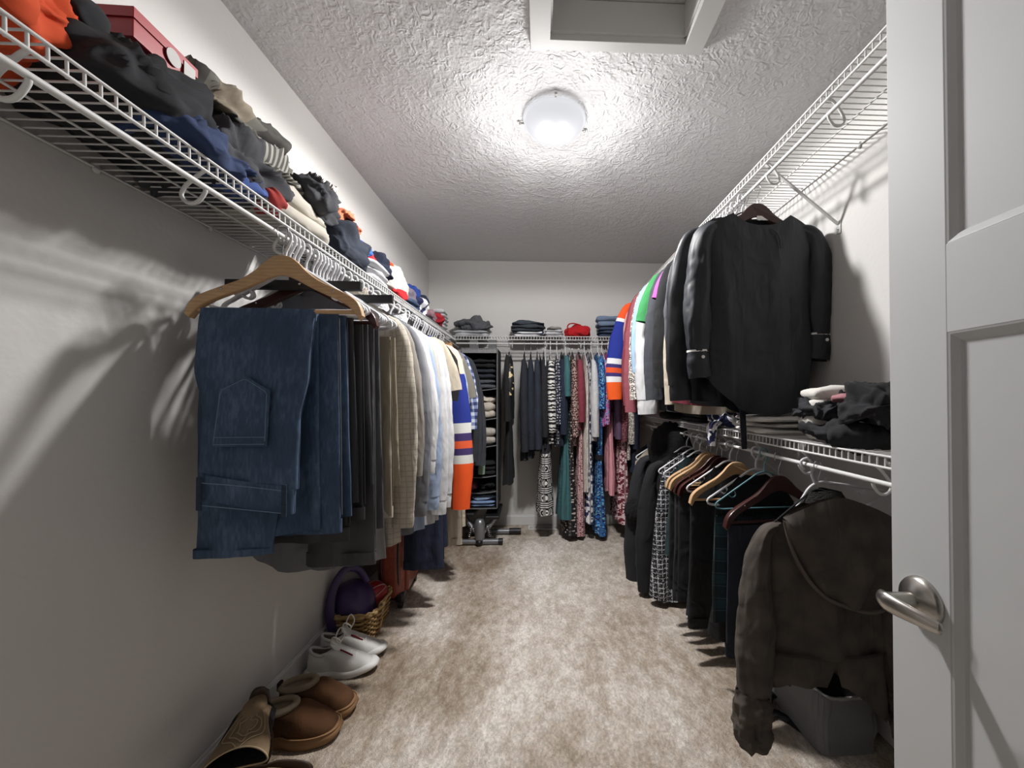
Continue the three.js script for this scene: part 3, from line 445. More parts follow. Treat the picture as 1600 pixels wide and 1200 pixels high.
// ───────── left rod ─────────
{
  // jeans folded over the wooden hanger: seat in front, legs behind
  hang('L', 1.141, 'jeans', 'blue jeans folded over the front wooden hanger with back pocket and waistband showing', 'jeans', g => {
    const yT = -0.224;
    part('seat', sheet({ W: t => 0.152 - 0.004 * smooth(0, 0.3, t) - 0.024 * smooth(0.36, 0.62, t), cx: t => -0.05 + 0.01 * smooth(0.2, 0.75, t), top: () => yT, hem: s => -0.695 - 0.02 * s, D: t => 0.014 * (0.5 + 0.5 * smooth(0, 0.1, t)), zOff: t => 0.02 + 0.045 * Math.sin(t * 1.5), fold: 0.008, freq: 1.2, seed: 4, wr: 0.004, nS: 40, nT: 30 }), mat.denim, g);
    part('waistband', sheet({ W: () => 0.118, cx: t => -0.042 - 0.002 * t, top: s => -0.688 - 0.02 * s, hem: s => -0.757 - 0.024 * s, D: t => 0.021, zOff: () => 0.064, fold: 0.003, freq: 1.2, seed: 4, wr: 0.003, nT: 6 }), mat.denim, g);
    for (const [a, b, c] of [[-0.147, -0.668, 0], [0.062, -0.69, 1]]) part('belt_loop', rbox(0.013, 0.086, 0.005, 0.002, a, b - 0.05, 0.0885), mat.denim, g);
    const ps = new THREE.Shape([[-0.105, -0.1], [0.095, -0.1], [0.098, 0.075], [0.005, 0.122], [-0.088, 0.08]].map(p => new THREE.Vector2(p[0] * 0.78, p[1])));
    const pg = new THREE.ExtrudeGeometry(ps, { depth: 0.0025, bevelEnabled: true, bevelThickness: 0.001, bevelSize: 0.001, bevelSegments: 1 });
    const pk = part('back_pocket', pg, mat.denim, g); pk.position.set(-0.045, -0.515, 0.084); pk.scale.set(0.85, 0.82, 1); pk.rotation.x = -0.055;
    const sp = [[-0.1, -0.072], [0.09, -0.072], [0.09, -0.092], [0.09, 0.07], [0.005, 0.114], [-0.083, 0.075], [-0.1, -0.094], [0.09, -0.094]].map(p => [p[0] * 0.78, p[1], 0.0042]);
    part('stitching', tube(sp, 0.0011, { smoothed: false, seg: 60, rad: 5 }), stitch, pk);
    part('stitching', tube([[-0.15, -0.69, 0.088], [-0.06, -0.698, 0.09], [0.066, -0.715, 0.088]], 0.0011, { rad: 5 }), stitch, g); part('stitching', tube([[-0.152, -0.748, 0.086], [-0.06, -0.758, 0.088], [0.064, -0.774, 0.086]], 0.0011, { rad: 5 }), stitch, g);
    part('leg', sheet({ W: t => 0.148 - 0.046 * smooth(0.2, 1, t), cx: t => -0.055 - 0.06 * t, top: () => yT, hem: s => -0.905 + 0.004 * s, D: t => 0.013, zOff: t => -0.008 + 0.02 * t, fold: 0.007, freq: 1.3, seed: 9, wr: 0.004 }), mat.denim, g);
    part('hem', sheet({ W: () => 0.1045, cx: () => -0.115, top: () => -0.886, hem: s => -0.907 + 0.004 * s, D: () => 0.017, zOff: () => 0.011, fold: 0.002, seed: 9, wr: 0.001, nT: 3 }), mat.denim, g);
    part('leg', sheet({ W: t => 0.09 - 0.005 * t, cx: t => 0.0 + 0.02 * t, top: () => yT, hem: s => -0.855 + 0.01 * s, D: t => 0.013, zOff: t => -0.02 + 0.01 * t, fold: 0.01, freq: 1.1, seed: 13, wr: 0.004 }), mat.denim, g);
  }, { kind: 'woodLight', hl: 'light wooden hanger holding the folded blue jeans at the near end of the left rod', turn: 0.03, shift: 0.02 });
  hang('L', 1.185, 'jeans', 'second pair of blue jeans with stitched hems hanging right behind the pocket jeans', 'jeans', g => trouserParts(g, { m: mat.denim, w: 0.08, x: 0.082, len: 0.862, seed: 21, y: -0.226, back: 0.03, seamM: stitchDark }), { hl: 'white plastic hanger holding the second blue jeans, just behind the wooden hanger' });
  hanger('clampBar', 'black bar trouser hanger, nearer of the two black bars on the left rod', [XRL - 0.02, RL, -1.262], 0.02);
  hanger('clampBar', 'black bar trouser hanger, farther of the two black bars on the left rod', [XRL + 0.02, RL, -1.432], -0.03);
  const tr = (at, label, m, o = {}, h = {}) => hang('L', at, 'trousers', label, 'trousers', g => trouserParts(g, { m, seed: Math.round(at * 100), ...o }), h);
  const shl = (at, label, m, o = {}, h = {}, name = 'shirt') => hang('L', at, name, label, name.replace('_', ' '), g => shirtParts(g, { m, seed: Math.round(at * 100), ...o }), h);
  tr(1.225, 'black satin trousers hanging behind the second blue jeans', M({ color: 0x1d1d20, roughness: 0.5 }), { w: 0.1, x: 0.066, len: 0.9 });
  tr(1.3, 'glossy charcoal trousers behind the black satin trousers', M({ color: 0x303033, roughness: 0.55 }), { w: 0.1, x: 0.078, len: 0.86 }, { kind: 'woodDark', hl: 'dark brown wooden hanger end poking out behind the light wooden hanger' });
  tr(1.345, 'dark grey denim jeans with pale side seam beside the khaki trousers', mat.greyDenim, { w: 0.1, x: 0.095, len: 1.02, seamM: stitchDark });
  shl(1.385, 'grey shirt with a long rounded tail hanging below the trousers', mat.grey, { len: 1.06, sleeve: 0, hemCurve: 0.06, w: 0.17, flare: 0.02, drop: 0.14 }, { dx: -0.05 });
  tr(1.455, 'khaki trousers with turned up cuffs beside the beige checked shirt', mat.khaki, { w: 0.095, x: 0.115, len: 0.9, hemM: mat.cream, y: -0.25 });
  shl(1.5, 'pale grey long shirt whose tail hangs below the beige checked shirt', mat.midGrey, { len: 1.09, sleeve: 0, w: 0.17, flare: 0.05, drop: 0.14 }, { dx: -0.03 });
  shl(1.555, 'beige checked long sleeve shirt hanging in front of the grey shirt', print(T.beigeCheck), { len: 1.05, sleeve: 0.72, cuff: 0.06, w: 0.205, collar: true, armX: 0.03, wr: 0.006 }, {});
  shl(1.605, 'taupe long sleeve shirt hidden behind the beige checked shirt', cloth(0x857f77), { len: 1.0, sleeve: 0.6, w: 0.195 }, { turn: 0.1 });
  shl(1.705, 'silver grey shirt pressed between the mid grey shirt and the rolled white cuff', mat.midGrey, { len: 1.0, sleeve: 0.6, w: 0.2 }, { turn: 0.16 });
  shl(1.66, 'mid grey long sleeve shirt between the checked shirt and the white shirts', mat.grey, { len: 1.06, sleeve: 0.72, cuff: 0.06, w: 0.21, collar: true, armX: 0.035 }, { turn: 0.16 });
  shl(1.75, 'white long sleeve shirt with rolled cuff next to the grey shirt', mat.white, { len: 0.95, sleeve: 0.56, cuff: 0.06, w: 0.21, collar: true }, { turn: 0.18 });
  shl(1.83, 'light blue long sleeve shirt tucked between two white shirts', mat.lightBlue, { len: 1.1, sleeve: 0.74, cuff: 0.06, w: 0.21 }, { turn: 0.14 });
  shl(1.91, 'off white shirt with a soft collar in the group of white shirts', mat.offWhite, { len: 1.0, sleeve: 0.66, cuff: 0.06, w: 0.205, armX: 0.03 }, { turn: 0.18 });
  shl(2.0, 'bright white dress shirt with buttoned cuff nearest the cream short sleeve shirt', mat.white, { len: 1.12, sleeve: 0.8, cuff: 0.07, w: 0.21, collar: true, armX: 0.04 }, { turn: 0.12 });
  shl(2.09, 'white shirt hanging behind the bright white dress shirt', mat.white, { len: 1.13, sleeve: 0.78, cuff: 0.07, w: 0.215 });
  shl(2.18, 'cream short sleeve shirt above the long white sleeves', mat.cream, { len: 0.95, sleeve: 0.25, w: 0.205, sleeveW: 0.062 });
  tr(2.24, 'long dark navy trousers reaching almost to the carpet under the white shirts', mat.navy, { w: 0.1, x: 0.105, len: 1.42, y: -0.21 });
  shl(2.29, 'black top hidden between the cream shirt and the hockey jersey', mat.black, { len: 1.2, sleeve: 0.3 }, { kind: 'velvet' });
  const jerseyM = M({ map: T.jerseyDark, roughness: 0.85 });
  shl(2.44, 'royal blue and orange striped hockey jersey hanging on the left rod', cloth(0x22389a), { len: 0.98, sleeve: 0.96, sm: jerseyM, vNorm: true, w: 0.235, sleeveW: 0.07, sleeveT: 0.03, armX: 0.05, thick: 0.022 }, {}, 'hockey_jersey');
  shl(2.53, 'pale blue patterned shirt tucked behind the hockey jersey', print(T.lightBlueCheck), { len: 0.9, sleeve: 0.6, w: 0.22 });
  tr(2.6, 'long cream trousers with hem near the carpet beside the exercise stepper', mat.cream, { w: 0.07, x: 0.165, len: 1.42, y: -0.21 });
  shl(2.66, 'olive grey short sleeve shirt in front of the gingham shirt', cloth(0x77736a), { len: 0.85, sleeve: 0.29, w: 0.215, sleeveW: 0.055 });
  shl(2.76, 'blue and white gingham shirt hanging towards the back corner', print(T.gingham), { len: 0.98, sleeve: 0.5, w: 0.225, sleeveW: 0.064, armX: 0.05 });
  shl(2.86, 'charcoal long sleeve shirt directly behind the gingham shirt', mat.charcoal, { len: 1.06, sleeve: 0.74, w: 0.225, sleeveW: 0.06, armX: 0.05 });
  shl(2.95, 'dark slate shirt next to the patterned collar shirt', cloth(0x33363d), { len: 1.08, sleeve: 0.78, w: 0.23, sleeveW: 0.06, armX: 0.055 });
  shl(3.04, 'dark grey shirt with orange and yellow patterned shoulder', cloth(0x3a3c42), { len: 1.08, sleeve: 0.8, w: 0.23, sleeveW: 0.06, armX: 0.07, collar: true, collarM: cloth(0xc79a70) });
  shl(3.12, 'sage green top whose hem shows by the hanging organizer', cloth(0x7d9a86), { len: 1.0, sleeve: 0.88, w: 0.22, sleeveW: 0.034, armX: 0.09 }, { kind: 'velvet' });
  for (const at of [1.205, 1.245, 1.285, 1.325, 1.365, 1.405, 1.435, 1.47]) hanger('white', whiteLabel.L[0], [XRL, RL, -at], (hash(at * 1000 | 0, 3, 1) - 0.5) * 0.3, whiteLabel.L[1], (hash(at * 1000 | 0, 5, 2) - 0.5) * 0.05);
  for (const at of [2.36, 2.4, 2.57, 2.71, 2.81]) hanger('white', whiteLabel.L[0], [XRL, RL, -at], (hash(at * 1000 | 0, 3, 1) - 0.5) * 0.2, whiteLabel.L[1]);
}

// ───────── upper right rod ─────────
{
  const piping = M({ color: 0xe8e6e2, roughness: 0.7 });
  const blouseM = M({ color: 0x1d2127, roughness: 0.6, bumpMap: creaseBump, bumpScale: 0.004 });
  hang('U', 1.44, 'blouse', 'black long sleeve blouse with white piped cuffs, frontmost on the upper right rod', 'blouse', g => {
    const nk = 0.1, sh = (x, side) => { const q = Math.abs(x); return q < nk ? -0.112 - (side > 0 ? 0.045 : 0.012) * Math.sqrt(1 - (q / nk) ** 2) : -0.112 - 0.062 * Math.pow((q - nk) / 0.115, 1.3); };
    part('body', sheet({ W: t => 0.222 - 0.012 * smooth(0.1, 0.3, t), top: (s, side) => sh(s * 0.222, side), hem: s => -0.862 + 0.13 * Math.pow(Math.abs(s), 2.6) - 0.01 * s, D: t => 0.033 + 0.01 * smooth(0, 0.12, t), fold: 0.014, freq: 1.7, seed: 33, wr: 0.007, nS: 72, nT: 50 }), blouseM, g);
    for (const s of [-1, 1]) {
      const e = s < 0 ? [-0.25, -0.63, 0.03] : [0.238, -0.56, 0.01];
      const sl = part('sleeve', limb([[s * 0.13, -0.155, 0], [s * 0.192, -0.17, 0.002], [s * 0.225, -0.225, 0.006], [s * 0.236, -0.36, 0.012], [e[0] * 1.0, -0.5, e[2]], e], [[0.016, 0.014], [0.036, 0.034], [0.046, 0.034], [0.046, 0.03], [0.044, 0.029], [0.036, 0.024]], { n: 30, m: 50, seed: 5 + s, wr: 0.17 }), blouseM, g);
      part('cuff', limb([[e[0], e[1] + 0.006, e[2]], [e[0] - s * 0.002, e[1] - 0.05, e[2]], [e[0] - s * 0.008, e[1] - 0.095, e[2]]], [[0.038, 0.025], [0.043, 0.028], [0.042, 0.026]], { m: 14, wr: 0.08, seed: 7 }), blouseM, sl);
      part('piping', limb([[e[0], e[1] + 0.005, e[2]], [e[0] - s * 0.0003, e[1] - 0.002, e[2]]], [[0.0405, 0.0275], [0.0405, 0.0275]], { m: 1, wr: 0.0 }), piping, sl, 'thin white piping');
      part('button', new THREE.CylinderGeometry(0.006, 0.006, 0.003, 14).rotateX(Math.PI / 2).translate(e[0] + 0.006, e[1] - 0.022, e[2] + 0.031), piping, sl, 'small white button');
    }
    part('yoke_seam', limb([[0.03, -0.172, 0.042], [0.05, -0.2, 0.05], [0.056, -0.25, 0.054]], [[0.004, 0.002], [0.004, 0.002], [0.002, 0.002]], { m: 8, n: 8, wr: 0 }), blouseM, g);
    part('care_label', rbox(0.05, 0.016, 0.002, 0.0006, 0.02, -0.118, 0.005), piping, g, 'white label inside the neck');
    part('neck_band', grid(36, 4, (u, v) => { const a = u * Math.PI * 2, fr = Math.max(0, Math.sin(a)); return [(0.098 + 0.006 * v) * Math.cos(a), -0.118 - 0.036 * fr - v * 0.018, (0.014 + 0.014 * v) * Math.sin(a)]; }, true), blouseM, g);
  }, { kind: 'woodDark', hl: 'dark wooden hanger holding the black blouse with white cuffs', turn: 0.04, shift: 0.014 });
  const s = (at, label, m, o = {}, h = {}, name = 'blouse') => hang('U', at, name, label, name.replace('_', ' '), g => shirtParts(g, { m, seed: Math.round(at * 90), w: 0.2, drop: 0.09, ...o }), h);
  s(1.5, 'black satin blouse hanging right behind the white cuffed blouse', M({ color: 0x1c1d22, roughness: 0.45 }), { len: 0.84, sleeve: 0.6, cuff: 0.06 }, { kind: 'velvet', dx: -0.05 });
  s(1.55, 'dark charcoal satin shirt third from the front on the upper right rod', M({ color: 0x34363c, roughness: 0.45 }), { len: 0.86, sleeve: 0.62, armX: 0.03 }, { kind: 'velvet' });
  s(1.63, 'grey short jumper ending above a burgundy skirt', cloth(0x4a4c52), { len: 0.66, sleeve: 0.5, w: 0.21 });
  s(1.69, 'burgundy camisole showing below the grey short jumper', mat.burgundy, { len: 0.86, sleeve: 0, w: 0.225, fold: 0.02 });
  s(1.76, 'cream knitted cardigan edge with ribbed trim and ties', mat.cream, { len: 0.9, sleeve: 0.68, w: 0.2, armX: 0.035, sleeveW: 0.036 });
  s(1.84, 'black fitted top behind the cream cardigan', mat.black, { len: 0.9, sleeve: 0.6, w: 0.2 }, { kind: 'velvet' });
  s(1.9, 'magenta pink short top hanging above the cream cardigan', cloth(0xa24c98), { len: 0.4, sleeve: 0.15, w: 0.19, sleeveW: 0.03, armX: 0.03 });
  s(1.97, 'dark grey long sleeve top beside the bright green scarf top', cloth(0x3b3d43), { len: 0.9, sleeve: 0.66, w: 0.205 }, { kind: 'velvet' });
  s(2.05, 'bright green short top draped over a white blouse', cloth(0x357f4a), { len: 0.46, sleeve: 0.24, w: 0.2, sleeveW: 0.055, sleeveT: 0.026, armX: 0.04 });
  s(2.14, 'loose white blouse with gathered cuffs under the green top', mat.white, { len: 0.82, sleeve: 0.66, cuff: 0.08, w: 0.2, sleeveW: 0.075, sleeveT: 0.035, armX: 0.04, wr: 0.007 });
  s(2.23, 'light blue blouse sleeve between the white and animal print blouses', cloth(0x93aec6), { len: 0.8, sleeve: 0.5, w: 0.21 });
  s(2.31, 'black and cream animal print blouse on the upper right rod', print(T.leopard), { len: 0.85, sleeve: 0.66, w: 0.21, armX: 0.04 });
  s(2.4, 'dusty burgundy long sleeve blouse beside the animal print blouse', cloth(0x8c4a54), { len: 0.88, sleeve: 0.74, w: 0.215, armX: 0.045 });
  s(2.48, 'second wine coloured blouse farther back on the upper right rod', mat.burgundy, { len: 0.88, sleeve: 0.7, w: 0.21 }, { kind: 'velvet' });
  s(2.55, 'slate grey cardigan between the wine blouse and the hockey jersey', cloth(0x44474c), { len: 0.9, sleeve: 0.74, w: 0.2, armX: 0.025, sleeveW: 0.045 });
  s(2.62, 'pale pink blouse tucked beside the orange shouldered jersey', cloth(0xd9a6a4), { len: 0.7, sleeve: 0.3, w: 0.19, sleeveW: 0.035 });
  s(2.72, 'orange shouldered hockey jersey with blue sleeves, farthest on the upper right rod', cloth(0xe2561f), { len: 0.8, sleeve: 0.66, sm: M({ map: T.jersey, roughness: 0.85 }), vNorm: true, w: 0.225, sleeveW: 0.066, sleeveT: 0.03, armX: 0.085 }, {}, 'hockey_jersey');
  for (const at of [1.53, 1.59, 1.66, 1.72, 1.8, 1.94, 2.01, 2.1, 2.18, 2.27, 2.36, 2.44]) hanger('white', whiteLabel.U[0], [XRR, RU, -at * 1.108], (hash(at * 1000 | 0, 3, 1) - 0.5) * 0.24, whiteLabel.U[1]);
}

// ───────── lower right rod ─────────
{
  const jm = M({ map: T.jacketSuede, roughness: 0.95, bumpMap: creaseBump, bumpScale: 0.006 });
  const jlin = cloth(0x1a1918);
  hang('D', 1.112, 'jacket', 'grey brown suede jacket with a draped hood, frontmost on the lower right rod', 'jacket', g => {
    const D0 = t => 0.022 + 0.03 * smooth(0, 0.4, t);
    part('body', sheet({ W: t => lerp(0.205, 0.192, smooth(0.05, 0.3, t)), cx: t => 0.012, top: s => -0.1 - 0.115 * Math.pow(Math.abs(s), 1.2), hem: s => -0.575, D: D0, fold: 0.014, freq: 1.5, seed: 12, wr: 0.008, nS: 72, nT: 44 }), jm, g);
    part('peplum', sheet({ W: t => 0.192 + 0.012 * t, cx: () => 0.012, top: () => -0.57, hem: s => s < -0.12 ? -0.668 - 0.012 * Math.sin(s * 5) : s < 0.14 ? lerp(-0.665, -0.62, smooth(-0.12, -0.04, s)) : -0.672 - 0.115 * smooth(0.14, 0.95, s), D: t => 0.054 + 0.006 * t, fold: 0.012, freq: 2.2, seed: 17, wr: 0.006, nS: 88, nT: 12 }), jm, g);
    part('waist_seam', grid(60, 2, (u, v) => { const a = u * Math.PI * 2; return [0.012 + 0.195 * Math.cos(a), -0.57 - 0.006 * v, 0.06 * Math.sign(Math.sin(a)) * Math.pow(Math.abs(Math.sin(a)), 0.65)]; }, true), jm, g);
    const hx = s => 0.042 + 0.192 * s, hTop = s => -0.082 - 0.075 * Math.pow(Math.abs(s + 0.12), 1.5), hHem = s => hTop(s) - 0.005 - 0.322 * Math.pow(Math.max(0, 1 - Math.pow(Math.abs(s - 0.1) / 1.1, 2.3)), 0.8), hz = (s, t) => 0.05 + 0.034 * Math.sin(Math.PI * clamp(0.1 + t * 0.8)) * (1 - s * s * 0.6);
    const hood = part('hood', sheet({ W: () => 0.192, cx: () => 0.042, top: hTop, hem: hHem, D: t => 0.022 * Math.sin(Math.PI * clamp(0.15 + t * 0.8)), zOff: t => 0.052 + 0.03 * Math.sin(Math.PI * clamp(0.1 + t * 0.8)), fold: 0.016, freq: 1.6, seed: 23, wr: 0.009, nS: 72, nT: 44, wave: 0 }), jm, g);
    const rim = []; for (let i = 0; i <= 26; i++) { const s = lerp(-0.995, 0.995, i / 26); rim.push([hx(s), hHem(s) + 0.002, 0.066 + 0.016 * (1 - s * s)]); }
    part('hood_edge', limb(rim, [[0.004, 0.004], [0.0055, 0.006], [0.0055, 0.006], [0.004, 0.004]], { n: 10, m: 80, wr: 0.1 }), M({ color: 0x5c534d, roughness: 0.95 }), hood, 'paler folded edge of the hood');
    for (const s of [-1, 1]) {
      const pts = [[s * 0.13, -0.185, 0], [s * 0.178, -0.205, 0.004], [s * 0.208, -0.29, 0.01], [s * 0.222, -0.42, 0.016], [s * 0.23, -0.56, 0.026], [s * 0.24, -0.7, 0.036]].map(p => [p[0] + 0.008, p[1], p[2]]);
      const sl = part('sleeve', limb(pts, [[0.012, 0.014], [0.032, 0.028], [0.046, 0.038], [0.055, 0.042], [0.056, 0.042], [0.046, 0.036]], { n: 36, m: 64, seed: 3 + s, wr: 0.17 }), jm, g);
      part('cuff', limb([[s * 0.24, -0.685, 0.036], [s * 0.243, -0.71, 0.038], [s * 0.247, -0.745, 0.04], [s * 0.249, -0.8, 0.04], [s * 0.249, -0.845, 0.04]].map(p => [p[0] + 0.008, p[1], p[2]]), [[0.044, 0.034], [0.052, 0.042], [0.046, 0.038], [0.053, 0.044], [0.038, 0.034]], { n: 36, m: 34, seed: 8 + s, wr: 0.34 }), jm, sl);
    }
    part('collar', grid(30, 4, (u, v) => { const a = u * Math.PI * 2; return [0.022 + (0.05 + 0.02 * v) * Math.cos(a), -0.068 - v * 0.034 - 0.01 * Math.abs(Math.cos(a)), 0.004 + (0.02 + 0.02 * v) * Math.sin(a)]; }, true), jlin, g);
  }, { kind: 'velvet', hl: 'dark hanger with thin wire hook inside the grey brown hooded jacket', turn: -0.03, hs: 0.78 });
  hanger('white', 'empty white plastic hanger tilted behind the hooded jacket', [XRR, RD, -1.285], 0, null, 0.42);
  const s = (at, name, label, m, o = {}, h = {}) => hang('D', at, name, label, name.replace('_', ' '), g => shirtParts(g, { m, seed: Math.round(at * 80), w: 0.2, ...o }), h);
  hang('D', 1.3, 'trousers', 'black denim trousers folded over the dark wooden hanger beside the jacket', 'trousers', g => trouserParts(g, { m: mat.denimDark, w: 0.14, x: -0.06, len: 0.66, seed: 3, seamM: stitchDark }), { kind: 'woodDark', hl: 'dark wooden hanger with black denim, next behind the hooded jacket', turn: 0.1 });
  hang('D', 1.385, 'shirt', 'dark teal plaid shirt folded over the teal hanger', 'shirt', g => trouserParts(g, { m: print(T.tealPlaid), w: 0.17, x: -0.03, len: 0.6, seed: 31, thick: 0.016, cuff: false }), { kind: 'teal', hl: 'thin teal plastic hanger holding the dark plaid shirt', turn: 0.06 });
  hang('D', 1.44, 'cardigan', 'black ribbed cardigan on a white hanger beside the teal plaid shirt', 'cardigan', g => shirtParts(g, { m: mat.black, len: 0.72, sleeve: 0, w: 0.165, flare: 0.03, fold: 0.022, freq: 3.4, drop: 0.13, seed: 32 }), { hl: 'white plastic hanger holding the black ribbed cardigan', turn: 0.05 });
  hang('D', 1.585, 'trousers', 'black wide trousers folded over the single light wooden hanger', 'trousers', g => trouserParts(g, { m: mat.black, w: 0.15, x: -0.06, len: 0.74, seed: 5, thick: 0.02 }), { kind: 'woodLight', hl: 'light wooden hanger with black trousers, nearer of the wooden ones in the lower right row', turn: 0.06 });
  hang('D', 1.64, 'cardigan', 'charcoal knit cardigan behind the light wooden hanger', 'cardigan', g => shirtParts(g, { m: mat.charcoal, len: 0.76, sleeve: 0, w: 0.165, flare: 0.035, fold: 0.022, freq: 3.1, drop: 0.13, seed: 35 }), { hl: 'white plastic hanger just behind the nearer light wooden hanger', turn: 0.05 });
  hang('D', 1.715, 'trousers', 'black pleated trousers on the nearer of two dark red hangers', 'trousers', g => trouserParts(g, { m: mat.black, w: 0.15, x: -0.06, len: 0.7, seed: 7, thick: 0.018 }), { kind: 'woodDark', hl: 'dark red wooden hanger, nearer of the pair in the lower right row', turn: 0.05 });
  hang('D', 1.765, 'trousers', 'charcoal trousers on the farther of two dark red hangers', 'trousers', g => trouserParts(g, { m: mat.charcoal, w: 0.15, x: -0.06, len: 0.72, seed: 8, thick: 0.016 }), { kind: 'woodDark', hl: 'dark red wooden hanger, farther of the pair in the lower right row', turn: 0.05 });
  hang('D', 1.83, 'trousers', 'black trousers draped on the farther light wooden hanger', 'trousers', g => trouserParts(g, { m: mat.black, w: 0.16, x: -0.05, len: 0.7, seed: 9, thick: 0.018 }), { kind: 'woodLight', hl: 'light wooden hanger, middle one of the three in the lower right row', turn: 0.05 });
  s(1.875, 'vest', 'black vest hanging behind the light wooden hangers', mat.black, { len: 0.72, sleeve: 0, w: 0.16, drop: 0.13 }, { kind: 'woodLight', hl: 'light wooden hanger, farthest one in the lower right row', turn: 0.05 });
  s(1.95, 'blouse', 'dark teal sleeveless blouse beside the tweed dress', mat.darkTeal, { len: 0.62, sleeve: 0, w: 0.175, drop: 0.13 }, { hl: 'white plastic hanger holding the dark teal blouse', turn: 0.05 });
  hang('D', 2.03, 'dress', 'black and white tweed dress hanging near the carpet', 'dress', g => dressParts(g, { m: print(T.tweed), w: 0.18, waist: 0.215, skirt: 0.25, len: 0.86, skirtT: 0.055, seed: 4, fold: 0.016 }), { hl: 'white plastic hanger holding the tweed dress', turn: 0.05 });
  s(2.13, 'coat', 'black wool coat hanging between the tweed dress and the parka', mat.black, { len: 0.84, sleeve: 0.68, w: 0.21, thick: 0.03, sleeveT: 0.034, sleeveW: 0.062 }, { hl: 'white plastic hanger with wide empty shoulder beside the black coat', turn: 0.05 });
  const fur = M({ color: 0x18171a, roughness: 1, bumpMap: furBump, bumpScale: 0.012 });
  hang('D', 2.33, 'parka', 'long black parka with shaggy fur hood and fur cuffs', 'parka', g => {
    shirtParts(g, { m: cloth(0x202125), len: 0.9, sleeve: 0.72, w: 0.215, thick: 0.045, sleeveT: 0.05, sleeveW: 0.066, armX: 0.05, seed: 6, fold: 0.012 });
    const blob = (cx, cy, cz, rx, ry, rz, sd) => grid(40, 24, (u, v) => { const a = u * Math.PI * 2, b = (v - 0.5) * Math.PI; const d = [Math.cos(b) * Math.cos(a), Math.sin(b), Math.cos(b) * Math.sin(a)]; const k = 1 + 0.12 * nz(d[0] * 4 + sd, d[1] * 4, d[2] * 4) + 0.1 * nz(d[0] * 11 + sd, d[1] * 11, d[2] * 11); return [cx + rx * d[0] * k, cy + ry * d[1] * k, cz + rz * d[2] * k]; }, true);
    part('fur_hood', blob(-0.05, -0.1, 0.07, 0.13, 0.16, 0.07, 1), fur, g, 'shaggy black fur hood');
    part('fur_cuff', blob(-0.265, -0.47, 0.06, 0.06, 0.07, 0.06, 2), fur, g, 'round black fur cuff');
  }, { kind: 'velvet', hl: 'dark hanger hidden under the fur hooded parka' });
  s(2.5, 'coat', 'cream coat whose pale edge shows beside the parka', mat.cream, { len: 0.92, sleeve: 0, w: 0.2, flare: 0.05, drop: 0.13 }, { hl: 'white plastic hanger holding the cream coat at the far end of the lower rod' });
  s(2.6, 'coat', 'dark navy coat behind the cream coat at the far end of the lower rod', mat.navy, { len: 0.88, sleeve: 0, w: 0.18, drop: 0.13 }, { kind: 'velvet', hl: 'dark hanger holding the navy coat at the far end of the lower rod' });
}

